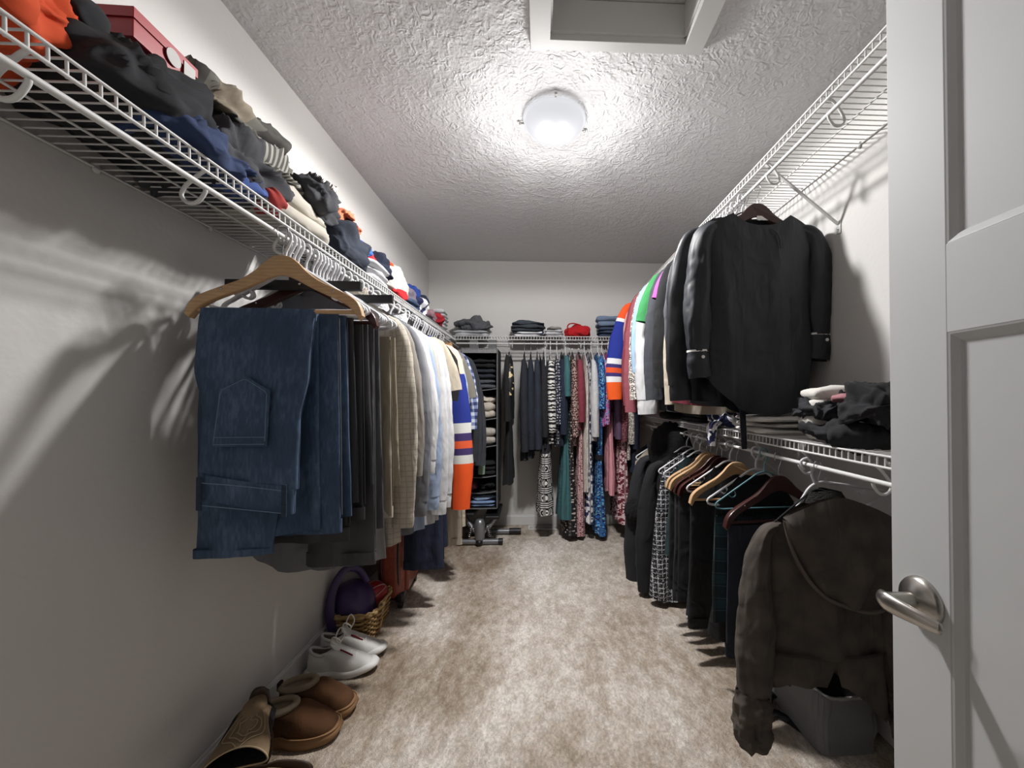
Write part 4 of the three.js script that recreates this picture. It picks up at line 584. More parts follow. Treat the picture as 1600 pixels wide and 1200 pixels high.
// ───────── back rod, clothes seen edge on ─────────
{
  const s = (x, label, m, len, o = {}, h = {}, name = 'blouse') => hang('B', x, name, label, name.replace('_', ' '), g => shirtParts(g, { m, len, seed: Math.round(x * 60 + 40), w: 0.19, thick: 0.018, sleeveT: 0.026, sleeveW: 0.06, armX: 0.02, sleeve: 0.56, ...o }), { kind: 'velvet', ...h });
  const d = (x, label, m, len, o = {}, h = {}) => hang('B', x, 'dress', label, 'dress', g => dressParts(g, { m, len, seed: Math.round(x * 60 + 40), w: 0.18, waist: 0.14, skirt: 0.2, thick: 0.022, skirtT: 0.03, fold: 0.014, ...o }), { kind: 'velvet', ...h });
  d(-0.262, 'black dress with gold pattern hanging alone beside the organizer', mat.black, 1.18, { m2: mat.black, sleeve: 0.5, waistAt: 0.5, skirtT: 0.035 });
  s(-0.13, 'charcoal navy cardigan, first in the crowded part of the back row', cloth(0x22252d), 1.0, { sleeve: 0.72, sleeveT: 0.03 });
  s(-0.075, 'dark navy long sleeve top beside the charcoal navy cardigan', cloth(0x1f2430), 0.98, { sleeve: 0.7, sleeveT: 0.028 });
  s(-0.02, 'faded black denim jacket in the back row', mat.denimDark, 0.92, { sleeve: 0.7, sleeveT: 0.03 }, {}, 'jacket');
  s(0.035, 'plain black top between the denim jacket and the zebra print blouse', cloth(0x1e2026), 0.9, { sleeve: 0.6 });
  d(0.05, 'black and white block print dress hanging low in the back row', cloth(0x2a2a30), 1.44, { m2: print(T.bwBlocks), waistAt: 0.6, w: 0.16, waist: 0.17, thick: 0.05, skirtT: 0.062, skirt: 0.19 }, { kind: 'white' });
  s(0.095, 'zebra striped black and white blouse in the back row', print(T.zebra), 0.86, { sleeve: 0.56, sleeveT: 0.03 }, { kind: 'white' });
  s(0.15, 'navy blouse with small white dots beside the zebra blouse', print(T.navyDots), 0.88, { sleeve: 0.5 }, { kind: 'white' });
  s(0.19, 'plain dark navy blouse beside the teal dress', mat.navy, 0.88, { sleeve: 0.58, sleeveT: 0.028 });
  d(0.225, 'long dark teal dress reaching low in the back row', mat.teal, 1.47, { skirtT: 0.066, sleeve: 0.3, skirt: 0.22 }, { kind: 'white' });
  d(0.26, 'black floral maxi dress with its hem just above the carpet', print(T.blackFloral), 1.6, { skirtT: 0.06, skirt: 0.2 }, {});
  s(0.285, 'brown and cream floral blouse in the middle of the back row', print(T.floralDark), 0.88, { sleeve: 0.6 });
  s(0.335, 'plain burgundy blouse in the middle of the back row', mat.burgundy, 0.75, { sleeve: 0.48, sleeveT: 0.03 });
  d(0.345, 'pink floral maxi dress trailing to the carpet', print(T.pinkFloral), 1.62, { m2: print(T.pinkFloral), skirtT: 0.035, skirt: 0.18 });
  s(0.39, 'ivory sequin top sparkling in the back row', print(T.sequin, { roughness: 0.4 }), 1.26, { sleeve: 0, thick: 0.032, fold: 0.006 }, { kind: 'white' });
  d(0.42, 'navy and white floral skirt dress below the ivory sequin top', print(T.navyWhite), 1.5, { skirtT: 0.035, w: 0.15, waist: 0.13 });
  s(0.45, 'long white cardigan with black trim in the back row', mat.white, 0.84, { sleeve: 0.6, sleeveT: 0.03, sleeveW: 0.052 }, { kind: 'white' }, 'cardigan');
  d(0.51, 'bright blue paisley dress with a black belt', print(T.paisley), 1.6, { belt: mat.black, waistAt: 0.58, sleeve: 0.4, skirtT: 0.05 }, { kind: 'white' });
  s(0.545, 'purple and pink floral blouse beside the blue paisley dress', print(T.purpleFloral), 0.72, { sleeve: 0.5, sleeveT: 0.024 }, { kind: 'white' });
  s(0.58, 'hot pink satin top in the back row', M({ color: 0xc22a8e, roughness: 0.35 }), 0.6, { sleeve: 0.3, sleeveT: 0.02 });
  d(0.6, 'rose pink sleeveless dress under the hot pink satin top', mat.pink, 1.26, { skirtT: 0.03, w: 0.19, skirt: 0.22 }, { kind: 'white' });
  s(0.64, 'muted purple blouse towards the right of the back row', cloth(0x5d4660), 0.8, { sleeve: 0.62, sleeveT: 0.024 });
  s(0.685, 'burgundy flecked blouse near the right end of the back row', print(T.burgundyFloral), 0.8, { sleeve: 0.64, sleeveT: 0.032 });
  d(0.705, 'burgundy and white splashed maxi dress near the carpet', print(T.redLeopard), 1.5, { skirtT: 0.06, skirt: 0.22, sleeve: 0.3 });
  s(0.745, 'grey and white animal print top near the right end of the back row', print(T.leopard), 1.0, { sleeve: 0.66, sleeveT: 0.03 });
  s(0.785, 'navy top at the right end of the back row', mat.navy, 1.1, { sleeve: 0.7 });
  // gold ornament on the black dress
  const gd = scene.children.find(o => o.userData.label?.startsWith('black dress with gold'));
  part('gold_panel', limb([[-0.2, -0.2, 0.012], [-0.232, -0.3, 0.02], [-0.24, -0.45, 0.016]], [[0.026, 0.028], [0.034, 0.036], [0.024, 0.03]], { m: 18, wr: 0.1, seed: 3 }), print(T.goldOnBlack, { roughness: 0.5 }), gd, 'gold patterned shoulder panel');
}

// ───────── folded and heaped clothes ─────────
const sgnPow = (x, e) => Math.sign(x) * Math.pow(Math.abs(x), e);
function slab(w, h, d, seed, { ex = 0.35, ey = 0.6, rough = 0.012, nu = 40, nv = 18, ridge = 0.5, freq = 9 } = {}) {
  return grid(nu, nv, (u, v) => {
    const a = u * Math.PI * 2, b = (v - 0.5) * Math.PI, cb = sgnPow(Math.cos(b), ey), p = [w / 2 * sgnPow(Math.cos(a), ex) * cb, h / 2 * sgnPow(Math.sin(b), ey) + h / 2, d / 2 * sgnPow(Math.sin(a), ex) * cb];
    const q = nz(p[0] * freq + seed, p[1] * freq * 1.3, p[2] * freq), q2 = nz(p[0] * freq * 2.3, p[1] * freq * 3 + seed, p[2] * freq * 2.3);
    const r = 1 - Math.abs(Math.sin(p[1] * freq * 3.4 + p[2] * freq * 1.2 + p[0] * freq * 0.8 + 3.2 * q + seed)), r2 = 1 - Math.abs(Math.sin(p[2] * freq * 3.6 - p[1] * freq * 2.2 + 4 * q2 + seed * 2));
    const k = rough * (q * 1.1 + ridge * (0.9 * (r - 0.36) + 0.45 * (r2 - 0.36))), n = [p[0] / (w * w), (p[1] - h / 2) / (h * h), p[2] / (d * d)], L = Math.hypot(...n) || 1;
    const lift = p[1] < h * 0.12 ? 0 : 1;
    return [p[0] + k * n[0] / L, p[1] + lift * k * n[1] / L, p[2] + k * n[2] / L, p[0] + p[1] * 0.6, p[2] + p[1] * 0.8];
  }, true);
}
function foldedGeo(w, h, d, n, seed, o = {}) {
  const R = rng(seed * 77 + 5), gs = []; let y = 0;
  for (let i = 0; i < n; i++) { const t = h / n; gs.push(slab(w * (0.93 + 0.07 * R()), t * 1.12, d * (0.93 + 0.07 * R()), seed + i * 3.3, { ey: 0.75, rough: Math.min(0.012, t * 0.35), nv: 12, ...o }).rotateY((R() - 0.5) * 0.08).translate((R() - 0.5) * w * 0.06, y, (R() - 0.5) * d * 0.06)); y += t * 0.96; }
  return gs;
}
function heap(name, label, cat, [x, y, z], [w, h, d], m, seed, { turn = 0, rough, n = 1, tilt = 0, roll = 0, group, ex = 0.6, ey = 0.85, freq = 8, ridge = 0.9 } = {}) {
  const o = thing(name, label, cat, [x, y, z], turn, group); o.rotation.order = 'YXZ'; o.rotation.z = roll; o.rotation.x = tilt;
  if (n > 1) { const R = foldedGeo(w, h, d, n, seed, { rough: rough ?? 0.01, ex: 0.4 }); R.forEach((g, i) => part('fold', g, m, o)); }
  else part('cloth', slab(w, h, d, seed, { ex, ey, rough: rough ?? Math.min(w, h, d) * 0.3, nu: 84, nv: 44, ridge, freq }), m, o);
  return o;
}
{
  const S = YL + 0.004;      // top of the left shelf; x = depth from the wall side, z along it
  const orange = cloth(0xd8582a), navyC = cloth(0x232a3e), blackC = cloth(0x202125), char = cloth(0x3a3b3f);
  heap('folded_jersey', 'bright orange jersey folded at the very near end of the left shelf', 'clothing', [-0.865, S, -0.57], [0.23, 0.19, 0.36], cloth(0xc94a20), 2, { rough: 0.05, freq: 5, ex: 0.5 });
  heap('folded_shirt', 'dark red shirt folded under the orange jersey', 'clothing', [-0.9, S, -0.3], [0.22, 0.12, 0.26], cloth(0x6e231c), 3, { n: 2 });
  heap('towel', 'pale blue cloth tucked behind the orange jersey', 'clothing', [-0.955, S + 0.13, -0.63], [0.09, 0.09, 0.12], cloth(0xa8c4d6), 4, {});
  heap('knit_cap', 'black cap with a beige badge beside the orange jersey', 'cap', [-0.87, S + 0.13, -0.73], [0.12, 0.07, 0.12], blackC, 5, { ex: 0.95, rough: 0.012 });
  heap('folded_jacket', 'large black fleece jacket heaped beneath the red shoe box', 'jacket', [-0.885, S, -0.87], [0.25, 0.175, 0.36], blackC, 6, { rough: 0.045, freq: 6 });
  heap('folded_jeans', 'dark blue jeans heaped at the shelf edge under the black fleece', 'jeans', [-0.8, S, -0.95], [0.12, 0.09, 0.3], cloth(0x2b3a5c), 7, { rough: 0.03 });
  heap('folded_jacket', 'charcoal jacket with pale zip edge lying next to the black fleece', 'jacket', [-0.88, S, -1.1], [0.25, 0.17, 0.28], char, 8, { rough: 0.05, freq: 7 });
  heap('folded_shirt', 'small royal blue shirt peeking out at the shelf edge', 'clothing', [-0.8, S, -1.07], [0.09, 0.05, 0.12], cloth(0x39508a), 9, {});
  heap('folded_shirt', 'red and white shirt corner showing beside the cream jumper', 'clothing', [-0.795, S, -1.17], [0.08, 0.065, 0.08], cloth(0xa83a36), 10, {});
  heap('folded_jumper', 'cream jumper folded on the shelf beneath the striped grey shirt', 'jumper', [-0.865, S, -1.33], [0.22, 0.12, 0.34], mat.offWhite, 11, { n: 2, rough: 0.02 });
  heap('folded_shirt', 'grey striped shirt rolled up on the cream jumper', 'clothing', [-0.9, S + 0.11, -1.28], [0.2, 0.12, 0.26], print(T.stripeGrey), 12, { rough: 0.05, freq: 7 });
  heap('folded_trousers', 'taupe camouflage trousers topmost on the left shelf heap', 'trousers', [-0.93, S + 0.19, -1.2], [0.17, 0.13, 0.42], print(T.camo), 13, { rough: 0.045, freq: 8 });
  heap('folded_hoodie', 'dark grey hoodie with white drawstring squeezed between the striped shirt and navy jeans', 'hoodie', [-0.88, S + 0.1, -1.46], [0.22, 0.15, 0.16], char, 14, { rough: 0.05, freq: 9 });
  heap('folded_jeans', 'navy jeans folded thickly over the shelf edge', 'jeans', [-0.855, S, -1.68], [0.22, 0.19, 0.3], cloth(0x2a303c), 15, { rough: 0.03, freq: 5, ex: 0.45 });
  heap('folded_shirt', 'orange striped shirt lying on the navy jeans', 'clothing', [-0.845, S + 0.17, -1.66], [0.15, 0.06, 0.22], cloth(0xd97f5c), 16, { rough: 0.03, freq: 14 });
  heap('folded_shirt', 'crumpled black and white shirt on top of the navy jeans', 'clothing', [-0.92, S + 0.2, -1.6], [0.14, 0.11, 0.2], print(T.leopard), 17, { rough: 0.05, freq: 12 });
  heap('cap', 'bright blue cap beyond the navy jeans', 'cap', [-0.86, S + 0.13, -1.88], [0.11, 0.08, 0.12], cloth(0x3d68b4), 18, { ex: 0.9 });
  heap('folded_shirt', 'red shirt beside the bright blue cap', 'clothing', [-0.865, S + 0.08, -1.98], [0.11, 0.13, 0.1], cloth(0xc23038), 19, { rough: 0.03 });
  heap('folded_shirt', 'white and grey shirt under the bright blue cap', 'clothing', [-0.85, S, -1.93], [0.2, 0.11, 0.26], cloth(0xb9b9bb), 20, { n: 3 });
  heap('folded_shorts', 'dark navy shorts next to the red shirt', 'shorts', [-0.88, S + 0.06, -2.09], [0.18, 0.16, 0.16], navyC, 21, { rough: 0.035 });
  heap('cap', 'white cap with an orange brim on the left shelf', 'cap', [-0.89, S + 0.03, -2.32], [0.2, 0.2, 0.24], cloth(0xd8d4cc), 22, { ex: 0.9, rough: 0.02 });
  heap('scarf', 'orange cloth lying on the white cap', 'scarf', [-0.9, S + 0.21, -2.26], [0.12, 0.035, 0.16], orange, 23, {});
  heap('folded_shirt', 'small bright red cloth under the white cap', 'clothing', [-0.79, S, -2.24], [0.07, 0.07, 0.09], cloth(0xc8262c), 24, {});
  heap('folded_shirt', 'mauve grey shirt just past the white cap', 'clothing', [-0.9, S, -2.52], [0.2, 0.18, 0.12], cloth(0x756d78), 25, { rough: 0.03 });
  heap('folded_shirt', 'royal blue sports shirt heaped past the mauve shirt', 'clothing', [-0.91, S + 0.05, -2.68], [0.18, 0.15, 0.22], cloth(0x223d86), 26, { rough: 0.03 });
  heap('folded_shirt', 'white shirt with blue print at the shelf edge', 'clothing', [-0.83, S, -2.68], [0.14, 0.12, 0.26], print(T.navyWhite), 27, { rough: 0.03 });
  heap('folded_jeans', 'faded blue denim folded near the far end of the left shelf', 'jeans', [-0.82, S, -2.45], [0.12, 0.06, 0.2], print(T.denim), 28, { n: 2 });
  heap('cap', 'dark cap with a white panel near the back corner', 'cap', [-0.91, S + 0.13, -2.95], [0.14, 0.09, 0.14], navyC, 29, { ex: 0.95 });
  heap('folded_shirt', 'mauve pink shirt below the dark cap', 'clothing', [-0.88, S + 0.02, -2.98], [0.18, 0.11, 0.18], cloth(0x9a7880), 30, { rough: 0.03 });
  heap('folded_shirt', 'crimson shirt near the back corner of the left shelf', 'clothing', [-0.83, S + 0.02, -3.12], [0.13, 0.12, 0.12], cloth(0xa8222e), 31, { rough: 0.03 });
  heap('folded_shorts', 'dark grey shorts under the crimson shirt', 'shorts', [-0.84, S, -2.93], [0.15, 0.05, 0.3], char, 32, {});
  heap('folded_shirt', 'tall stack of folded white shirts in the back left corner', 'clothing', [-0.87, S, -3.3], [0.2, 0.19, 0.2], mat.white, 33, { n: 6, rough: 0.008 });
  // shoe box
  const B = thing('shoe_box', 'red shoe box lying on the black fleece jacket on the left shelf', 'box', [-0.94, 1.944, -0.93], 0.03);
  const red = M({ color: 0x9a2229, roughness: 0.4 });
  part('box_body', rbox(0.162, 0.058, 0.156, 0.002, 0, 0.029, 0), red, B);
  part('box_lid', [rbox(0.168, 0.003, 0.162, 0.001, 0, 0.0605, 0), rbox(0.003, 0.022, 0.162, 0.001, 0.083, 0.05, 0), rbox(0.003, 0.022, 0.162, 0.001, -0.083, 0.05, 0), rbox(0.168, 0.022, 0.003, 0.001, 0, 0.05, 0.08), rbox(0.168, 0.022, 0.003, 0.001, 0, 0.05, -0.08)], red, B);
  const lab = M({ map: tex(128, [0.05, 0.05], (u, v) => { const n = fbm(u, v, 10, 601, 2); return n > 0.58 ? [120, 116, 116] : [196, 193, 190]; }), roughness: 0.6 });
  part('round_label', new THREE.CylinderGeometry(0.019, 0.019, 0.0012, 28).rotateZ(Math.PI / 2).translate(0.0857, 0.032, -0.012), lab, B, 'round white label');
  part('size_label', rbox(0.0012, 0.038, 0.032, 0.0004, 0.0857, 0.032, -0.055), lab, B, 'white rectangular label');
}
{
  // back shelf
  const S = YL + 0.003;
  heap('folded_jumper', 'pale grey jumper flat on the back shelf under the charcoal jacket', 'jumper', [-0.6, S, -3.54], [0.32, 0.06, 0.2], cloth(0xaeb0b4), 41, { n: 2 });
  heap('folded_jacket', 'charcoal jacket draped on the pale grey jumper in the back corner', 'jacket', [-0.585, S + 0.055, -3.55], [0.3, 0.11, 0.2], cloth(0x505256), 42, { rough: 0.035, ex: 0.8, freq: 8 });
  heap('folded_shirt', 'striped navy and white shirt at the bottom of the middle back shelf stack', 'clothing', [-0.1, S, -3.53], [0.3, 0.045, 0.2], print(T.stripeNavy), 43, { n: 2 });
  heap('folded_trousers', 'dark slate trousers folded on the striped navy shirt', 'trousers', [-0.105, S + 0.045, -3.53], [0.31, 0.095, 0.2], cloth(0x3a4148), 44, { n: 3, rough: 0.014 });
  heap('folded_shirt', 'white shirt folded between the slate trousers and the red bag', 'clothing', [0.13, S, -3.53], [0.17, 0.07, 0.18], cloth(0xc9c9cc), 45, { n: 3, rough: 0.008 });
  heap('folded_shirt', 'thin grey cloth lying on the folded white shirt', 'clothing', [0.13, S + 0.072, -3.53], [0.13, 0.025, 0.15], cloth(0x8d8a84), 46, {});
  const bag = heap('cloth_bag', 'bright red cloth bag with a handle on the back shelf', 'bag', [0.345, S, -3.52], [0.24, 0.11, 0.17], mat.red, 47, { rough: 0.022, ex: 0.75 });
  part('handle', tube([[-0.1, 0.05, 0.07], [-0.09, 0.11, 0.06], [-0.05, 0.125, 0.05], [0.02, 0.108, 0.06]], 0.006, { seg: 18 }), mat.red, bag);
  heap('folded_jeans', 'light blue jeans stacked on top at the right end of the back shelf', 'jeans', [0.64, S + 0.095, -3.53], [0.26, 0.1, 0.2], cloth(0x6b7c94), 48, { n: 2, rough: 0.01 });
  heap('folded_jeans', 'dark blue jeans at the bottom right end of the back shelf', 'jeans', [0.645, S, -3.53], [0.25, 0.095, 0.2], cloth(0x39465e), 49, { n: 3, rough: 0.008 });
}
{
  // lower right shelf
  const S = YD + 0.003;
  heap('folded_trousers', 'black trousers heaped on the lower right shelf beside the door', 'trousers', [1.03, S, -1.241], [0.26, 0.075, 0.3], cloth(0x1c1d20), 51, { rough: 0.03 });
  heap('folded_leggings', 'black leggings lying on the heap of black trousers', 'leggings', [0.997, S + 0.07, -1.296], [0.2, 0.07, 0.2], cloth(0x222428), 52, { rough: 0.035, freq: 12 });
  heap('folded_hoodie', 'black hoodie at the near end of the lower right shelf heap', 'hoodie', [1.03, S + 0.065, -1.086], [0.24, 0.11, 0.18], cloth(0x1b1b1e), 53, { rough: 0.04, freq: 11 });
  heap('folded_blouse', 'dusty pink top tucked between the black clothes on the lower right shelf', 'clothing', [1.019, S + 0.13, -1.202], [0.16, 0.035, 0.1], cloth(0x9a6a70), 54, {});
  heap('folded_blouse', 'slate blue top on the black clothes on the lower right shelf', 'clothing', [1.064, S + 0.132, -1.33], [0.16, 0.03, 0.14], cloth(0x3f464f), 55, {});
  heap('folded_shirt', 'off white shirts folded flat on the lower right shelf', 'clothing', [0.997, S, -1.64], [0.24, 0.075, 0.3], cloth(0xd2cfca), 56, { n: 3, rough: 0.01 });
  heap('folded_towel', 'tall pale folded linen against the right wall behind the black blouse', 'linen', [1.0, S, -1.33], [0.15, 0.19, 0.1], cloth(0xcac7c1), 57, { n: 4, rough: 0.012 });
  heap('folded_scarf', 'navy and white patterned scarf hanging over the lower shelf edge', 'scarf', [0.975, S, -1.95], [0.2, 0.07, 0.24], print(T.navyWhite), 58, { rough: 0.03 });
  const sc = scene.children[scene.children.length - 1];
  part('hanging_end', limb([[-0.09, 0.03, 0.02], [-0.112, 0.01, 0.02], [-0.118, -0.04, 0.02], [-0.116, -0.09, 0.025]], [[0.012, 0.05], [0.012, 0.05], [0.012, 0.045], [0.01, 0.03]], { m: 14, n: 20, wr: 0.1, e2: V(0, 0, 1) }), print(T.navyWhite), sc);
  heap('folded_jumper', 'black jumpers stacked on the far half of the lower right shelf', 'jumper', [1.019, S, -2.382], [0.24, 0.1, 0.36], cloth(0x17181b), 59, { n: 3 });
  heap('folded_jumper', 'dark jumper at the far end of the lower right shelf', 'jumper', [1.019, S, -2.825], [0.24, 0.09, 0.3], cloth(0x1d1d21), 60, { n: 2 });
  const bd = thing('fabric_belt', 'dark fabric tie belt dangling from the black blouse over the lower shelf', 'belt', [0.848, 1.13, -1.612]);
  part('strap', limb([[0, 0.02, 0], [-0.002, -0.06, 0.012], [0.0, -0.16, 0.016]], [[0.014, 0.004], [0.013, 0.004], [0.011, 0.004]], { m: 10, wr: 0.06 }), cloth(0x20242e), bd);
}

// ───────── hanging organizer ─────────
{
  const x0 = -0.632, x1 = -0.342, zf = -3.2, zb = -3.48, yT = 1.585, yB = 0.292, W = x1 - x0, Dp = zf - zb;
  const O = thing('hanging_organizer', 'black fabric hanging organizer with grey piped shelves in the back left corner', 'organizer', [(x0 + x1) / 2, yB, (zf + zb) / 2]);
  const fab = cloth(0x1a1b1e), pip = cloth(0x85868a), H2 = yT - yB;
  part('side_panel', rbox(0.005, H2, Dp, 0.002, -W / 2, H2 / 2, 0), fab, O); part('side_panel', rbox(0.005, H2, Dp, 0.002, W / 2, H2 / 2, 0), fab, O);
  part('back_panel', rbox(W, H2, 0.004, 0.001, 0, H2 / 2, -Dp / 2), fab, O);
  const levels = [0.292, 0.43, 0.556, 0.8, 1.02, 1.26, 1.585];
  for (const y of levels) {
    const sag = y > 1.5 || y < 0.3 ? 0.002 : 0.016;
    const sh = part('shelf', grid(16, 4, (u, v) => [(u - 0.5) * W, y - yB - sag * Math.sin(u * Math.PI) * (0.4 + 0.6 * v), (v - 0.5) * Dp]), fab, O);
    part('piping', tube(Array.from({ length: 9 }, (_, i) => [(i / 8 - 0.5) * W, y - yB - sag * Math.sin(i / 8 * Math.PI), Dp / 2 + 0.001]), 0.0045, { seg: 24, rad: 6 }), pip, sh, 'grey piping along the shelf front');
  }
  for (const s of [-1, 1]) part('edge_binding', rbox(0.012, H2, 0.012, 0.004, s * W / 2, H2 / 2, Dp / 2), pip, O, 'grey edge binding');
  for (const s of [-1, 1]) part('hanging_strap', [rbox(0.07, 0.11, 0.004, 0.001, s * 0.08, H2 + 0.045, -0.066), rbox(0.07, 0.11, 0.004, 0.001, s * 0.08, H2 + 0.045, -0.094), rbox(0.07, 0.004, 0.032, 0.001, s * 0.08, H2 + 0.1, -0.08)], cloth(0x77787a), O, 'grey fabric strap over the rod');
  part('top_edge', rbox(W, 0.04, 0.004, 0.001, 0, H2 - 0.018, Dp / 2), cloth(0x8f8f90), O, 'grey top edge');
  const c = (x0 + x1) / 2, z = -3.335, put = (n, l, y, s, m, sd, o = {}) => heap(n, l, 'clothing', [c + (o.x ?? 0.015), y, z + (o.z ?? 0)], s, m, sd, o);
  put('folded_jumper', 'charcoal jumper at the bottom of the organizer\'s top shelf', 1.252, [0.25, 0.085, 0.23], cloth(0x4c4f55), 71, { n: 2 });
  put('folded_jumper', 'dark navy jumper in the middle of the organizer\'s top shelf', 1.335, [0.25, 0.09, 0.23], cloth(0x232830), 72, { n: 2 });
  put('folded_jumper', 'black jumper at the top of the organizer\'s top shelf', 1.425, [0.24, 0.08, 0.22], cloth(0x16171a), 73, { n: 2 });
  put('folded_jumper', 'cream jumper rolled on the organizer\'s second shelf', 1.01, [0.25, 0.13, 0.23], cloth(0xbdb5a8), 74, { n: 2, rough: 0.02 });
  put('folded_jumper', 'second cream jumper lying on the rolled one in the organizer', 1.135, [0.22, 0.07, 0.22], cloth(0xc6beb0), 75, { n: 1, rough: 0.02 });
  put('folded_jumper', 'pale beige jumper on the organizer\'s third shelf', 0.79, [0.25, 0.15, 0.23], cloth(0xb4aea4), 76, { n: 2, rough: 0.014 });
  put('folded_blouse', 'black tops on the organizer\'s fourth shelf', 0.546, [0.25, 0.12, 0.22], cloth(0x18181b), 77, { n: 3 });
  put('folded_blouse', 'red patterned top at the left of the organizer\'s fifth shelf', 0.422, [0.1, 0.07, 0.2], cloth(0xa0606c), 78, { x: -0.075 });
  put('folded_blouse', 'black top beside the red patterned one in the organizer', 0.422, [0.15, 0.09, 0.2], cloth(0x17171a), 79, { x: 0.055 });
  put('folded_shirt', 'light blue denim shirt at the bottom of the organizer\'s lowest shelf', 0.29, [0.24, 0.055, 0.22], cloth(0x7f97bc), 80, { n: 2 });
  put('folded_shirt', 'pale blue shirt lying on top in the organizer\'s lowest shelf', 0.342, [0.22, 0.05, 0.22], cloth(0x9fb6d6), 81, { n: 1, x: 0.02 });
}

// ───────── exercise stepper, floor register ─────────
{
  const S = thing('exercise_stepper', 'small grey exercise stepper on the carpet under the hanging organizer', 'stepper', [-0.46, 0, -3.3]);
  const steel = M({ color: 0x8b8c90, roughness: 0.35, metalness: 0.6 }), rub = mat.blackPlastic;
  part('front_tube', rodGeo([-0.17, 0.026, 0.1], [0.13, 0.026, 0.1], 0.022, 18), steel, S);
  part('end_cap', rodGeo([0.13, 0.026, 0.1], [0.165, 0.026, 0.1], 0.026, 18), rub, S); part('end_cap', rodGeo([-0.2, 0.026, 0.1], [-0.17, 0.026, 0.1], 0.026, 18), rub, S);
  part('rear_tube', rodGeo([-0.17, 0.03, -0.13], [0.2, 0.03, -0.13], 0.022, 18), steel, S);
  part('end_cap', rodGeo([0.2, 0.03, -0.13], [0.3, 0.03, -0.13], 0.027, 18), rub, S);
  part('column', [new THREE.LatheGeometry([[0.001, 0.21], [0.03, 0.205], [0.042, 0.17], [0.04, 0.06], [0.03, 0.02], [0.001, 0.015]].map(p => new THREE.Vector2(...p)), 24).translate(-0.02, 0, 0.1)], steel, S);
  part('column_foot', new THREE.SphereGeometry(0.028, 18, 12).scale(1, 0.9, 1).translate(-0.02, 0.028, 0.125), rub, S);
  for (const s of [-1, 1]) {
    part('piston', [rodGeo([-0.02 + s * 0.055, 0.12, 0.09], [-0.02 + s * 0.125, 0.215, 0.06], 0.02, 14), rodGeo([-0.02 + s * 0.03, 0.09, 0.095], [-0.02 + s * 0.055, 0.12, 0.09], 0.011, 12)], steel, S);
    const sp = []; for (let i = 0; i <= 48; i++) { const a = i / 48 * Math.PI * 12, k = i / 48; sp.push([-0.02 + s * lerp(0.085, 0.06, k) + 0.014 * Math.cos(a), lerp(0.07, 0.16, k), 0.1 + 0.014 * Math.sin(a)]); }
    part('spring', tube(sp, 0.003, { seg: 150, rad: 5 }), mat.chrome, S);
    const pd = part('pedal', rbox(0.12, 0.03, 0.3, 0.012, 0, 0, 0, 3), rub, S); pd.position.set(-0.02 + s * 0.1, 0.235, -0.02); pd.rotation.x = s * 0.09;
  }
  part('frame_bar', rbox(0.04, 0.03, 0.26, 0.006, -0.02, 0.05, -0.02), rub, S);
  const R = thing('floor_register', 'white metal floor vent on the carpet by the back wall', 'vent', [0.03, 0.0, -3.6]);
  part('vent_frame', [rbox(0.27, 0.007, 0.018, 0.002, 0, 0.0035, 0.045), rbox(0.27, 0.007, 0.018, 0.002, 0, 0.0035, -0.045), rbox(0.018, 0.007, 0.1, 0.002, 0.126, 0.0035, 0), rbox(0.018, 0.007, 0.1, 0.002, -0.126, 0.0035, 0)], mat.trim, R);
  const sl = rbox(0.006, 0.004, 0.078, 0.001, 0, 0.003, 0); for (let i = 0; i < 17; i++) { const m = part('slat', sl, mat.trim, R); m.position.x = -0.108 + i * 0.0135; }
}

// ───────── footwear along the left wall ─────────
// lofted shoe shapes: length runs along +x (toe), y up
function footprint(len, w, n = 48) { const p = []; for (let i = 0; i < n; i++) { const a = i / n * Math.PI * 2, c = Math.cos(a), s = Math.sin(a); const x = len / 2 * sgnPow(c, 0.72); const k = x > 0 ? 1 : 0.82 - 0.06 * c; const waist = 1 - 0.14 * Math.exp(-Math.pow((x + len * 0.08) / (len * 0.16), 2)); p.push([x, w / 2 * k * waist * sgnPow(s, 0.72)]); } return p; }
function soleGeo(len, w, h, toeLift = 0, bulge = 0.004) {
  const P = footprint(len, w), n = P.length, rows = [[0.94, 0], [1, h * 0.2], [1 + bulge / w * 2, h * 0.55], [1, h * 0.92], [0.9, h], [0.0, h]];
  return grid(n, rows.length - 1, (u, v) => { const p = P[Math.round(u * n) % n], r = rows[Math.round(v * (rows.length - 1))]; return [p[0] * r[0], r[1] + toeLift * smooth(0.2, 1, p[0] / (len / 2)) , p[1] * r[0]]; }, true);
}
function upperGeo(len, w, y0, prof, { seed = 1, wr = 0.002, open = [-0.42, 0.0] } = {}) {
  // prof(t) gives height at t in -1..1 along the length; an oval opening is left between open[0..1]
  const P = footprint(len * 0.97, w * 0.96, 64), n = 64, m = 14;
  return grid(n, m, (u, v) => {
    const p = P[Math.round(u * n) % n], k = 1 - Math.pow(v, 1.6) * 0.999, q = v * 0.5 * Math.PI;
    const ox = (open[0] + open[1]) * len / 2, orx = (open[1] - open[0]) * len / 2, a = Math.atan2(p[1], p[0]);
    const rim = [ox + orx * Math.cos(a), w * 0.24 * Math.sin(a)];
    const x = lerp(p[0], rim[0], 1 - Math.cos(q)), z = lerp(p[1], rim[1], 1 - Math.cos(q)), h = prof(x / (len / 2));
    return [x, y0 + h * Math.sin(q) * 1 + wr * nz(x * 40, z * 40, seed), z, x, z + v * 0.1];
  }, true);
}
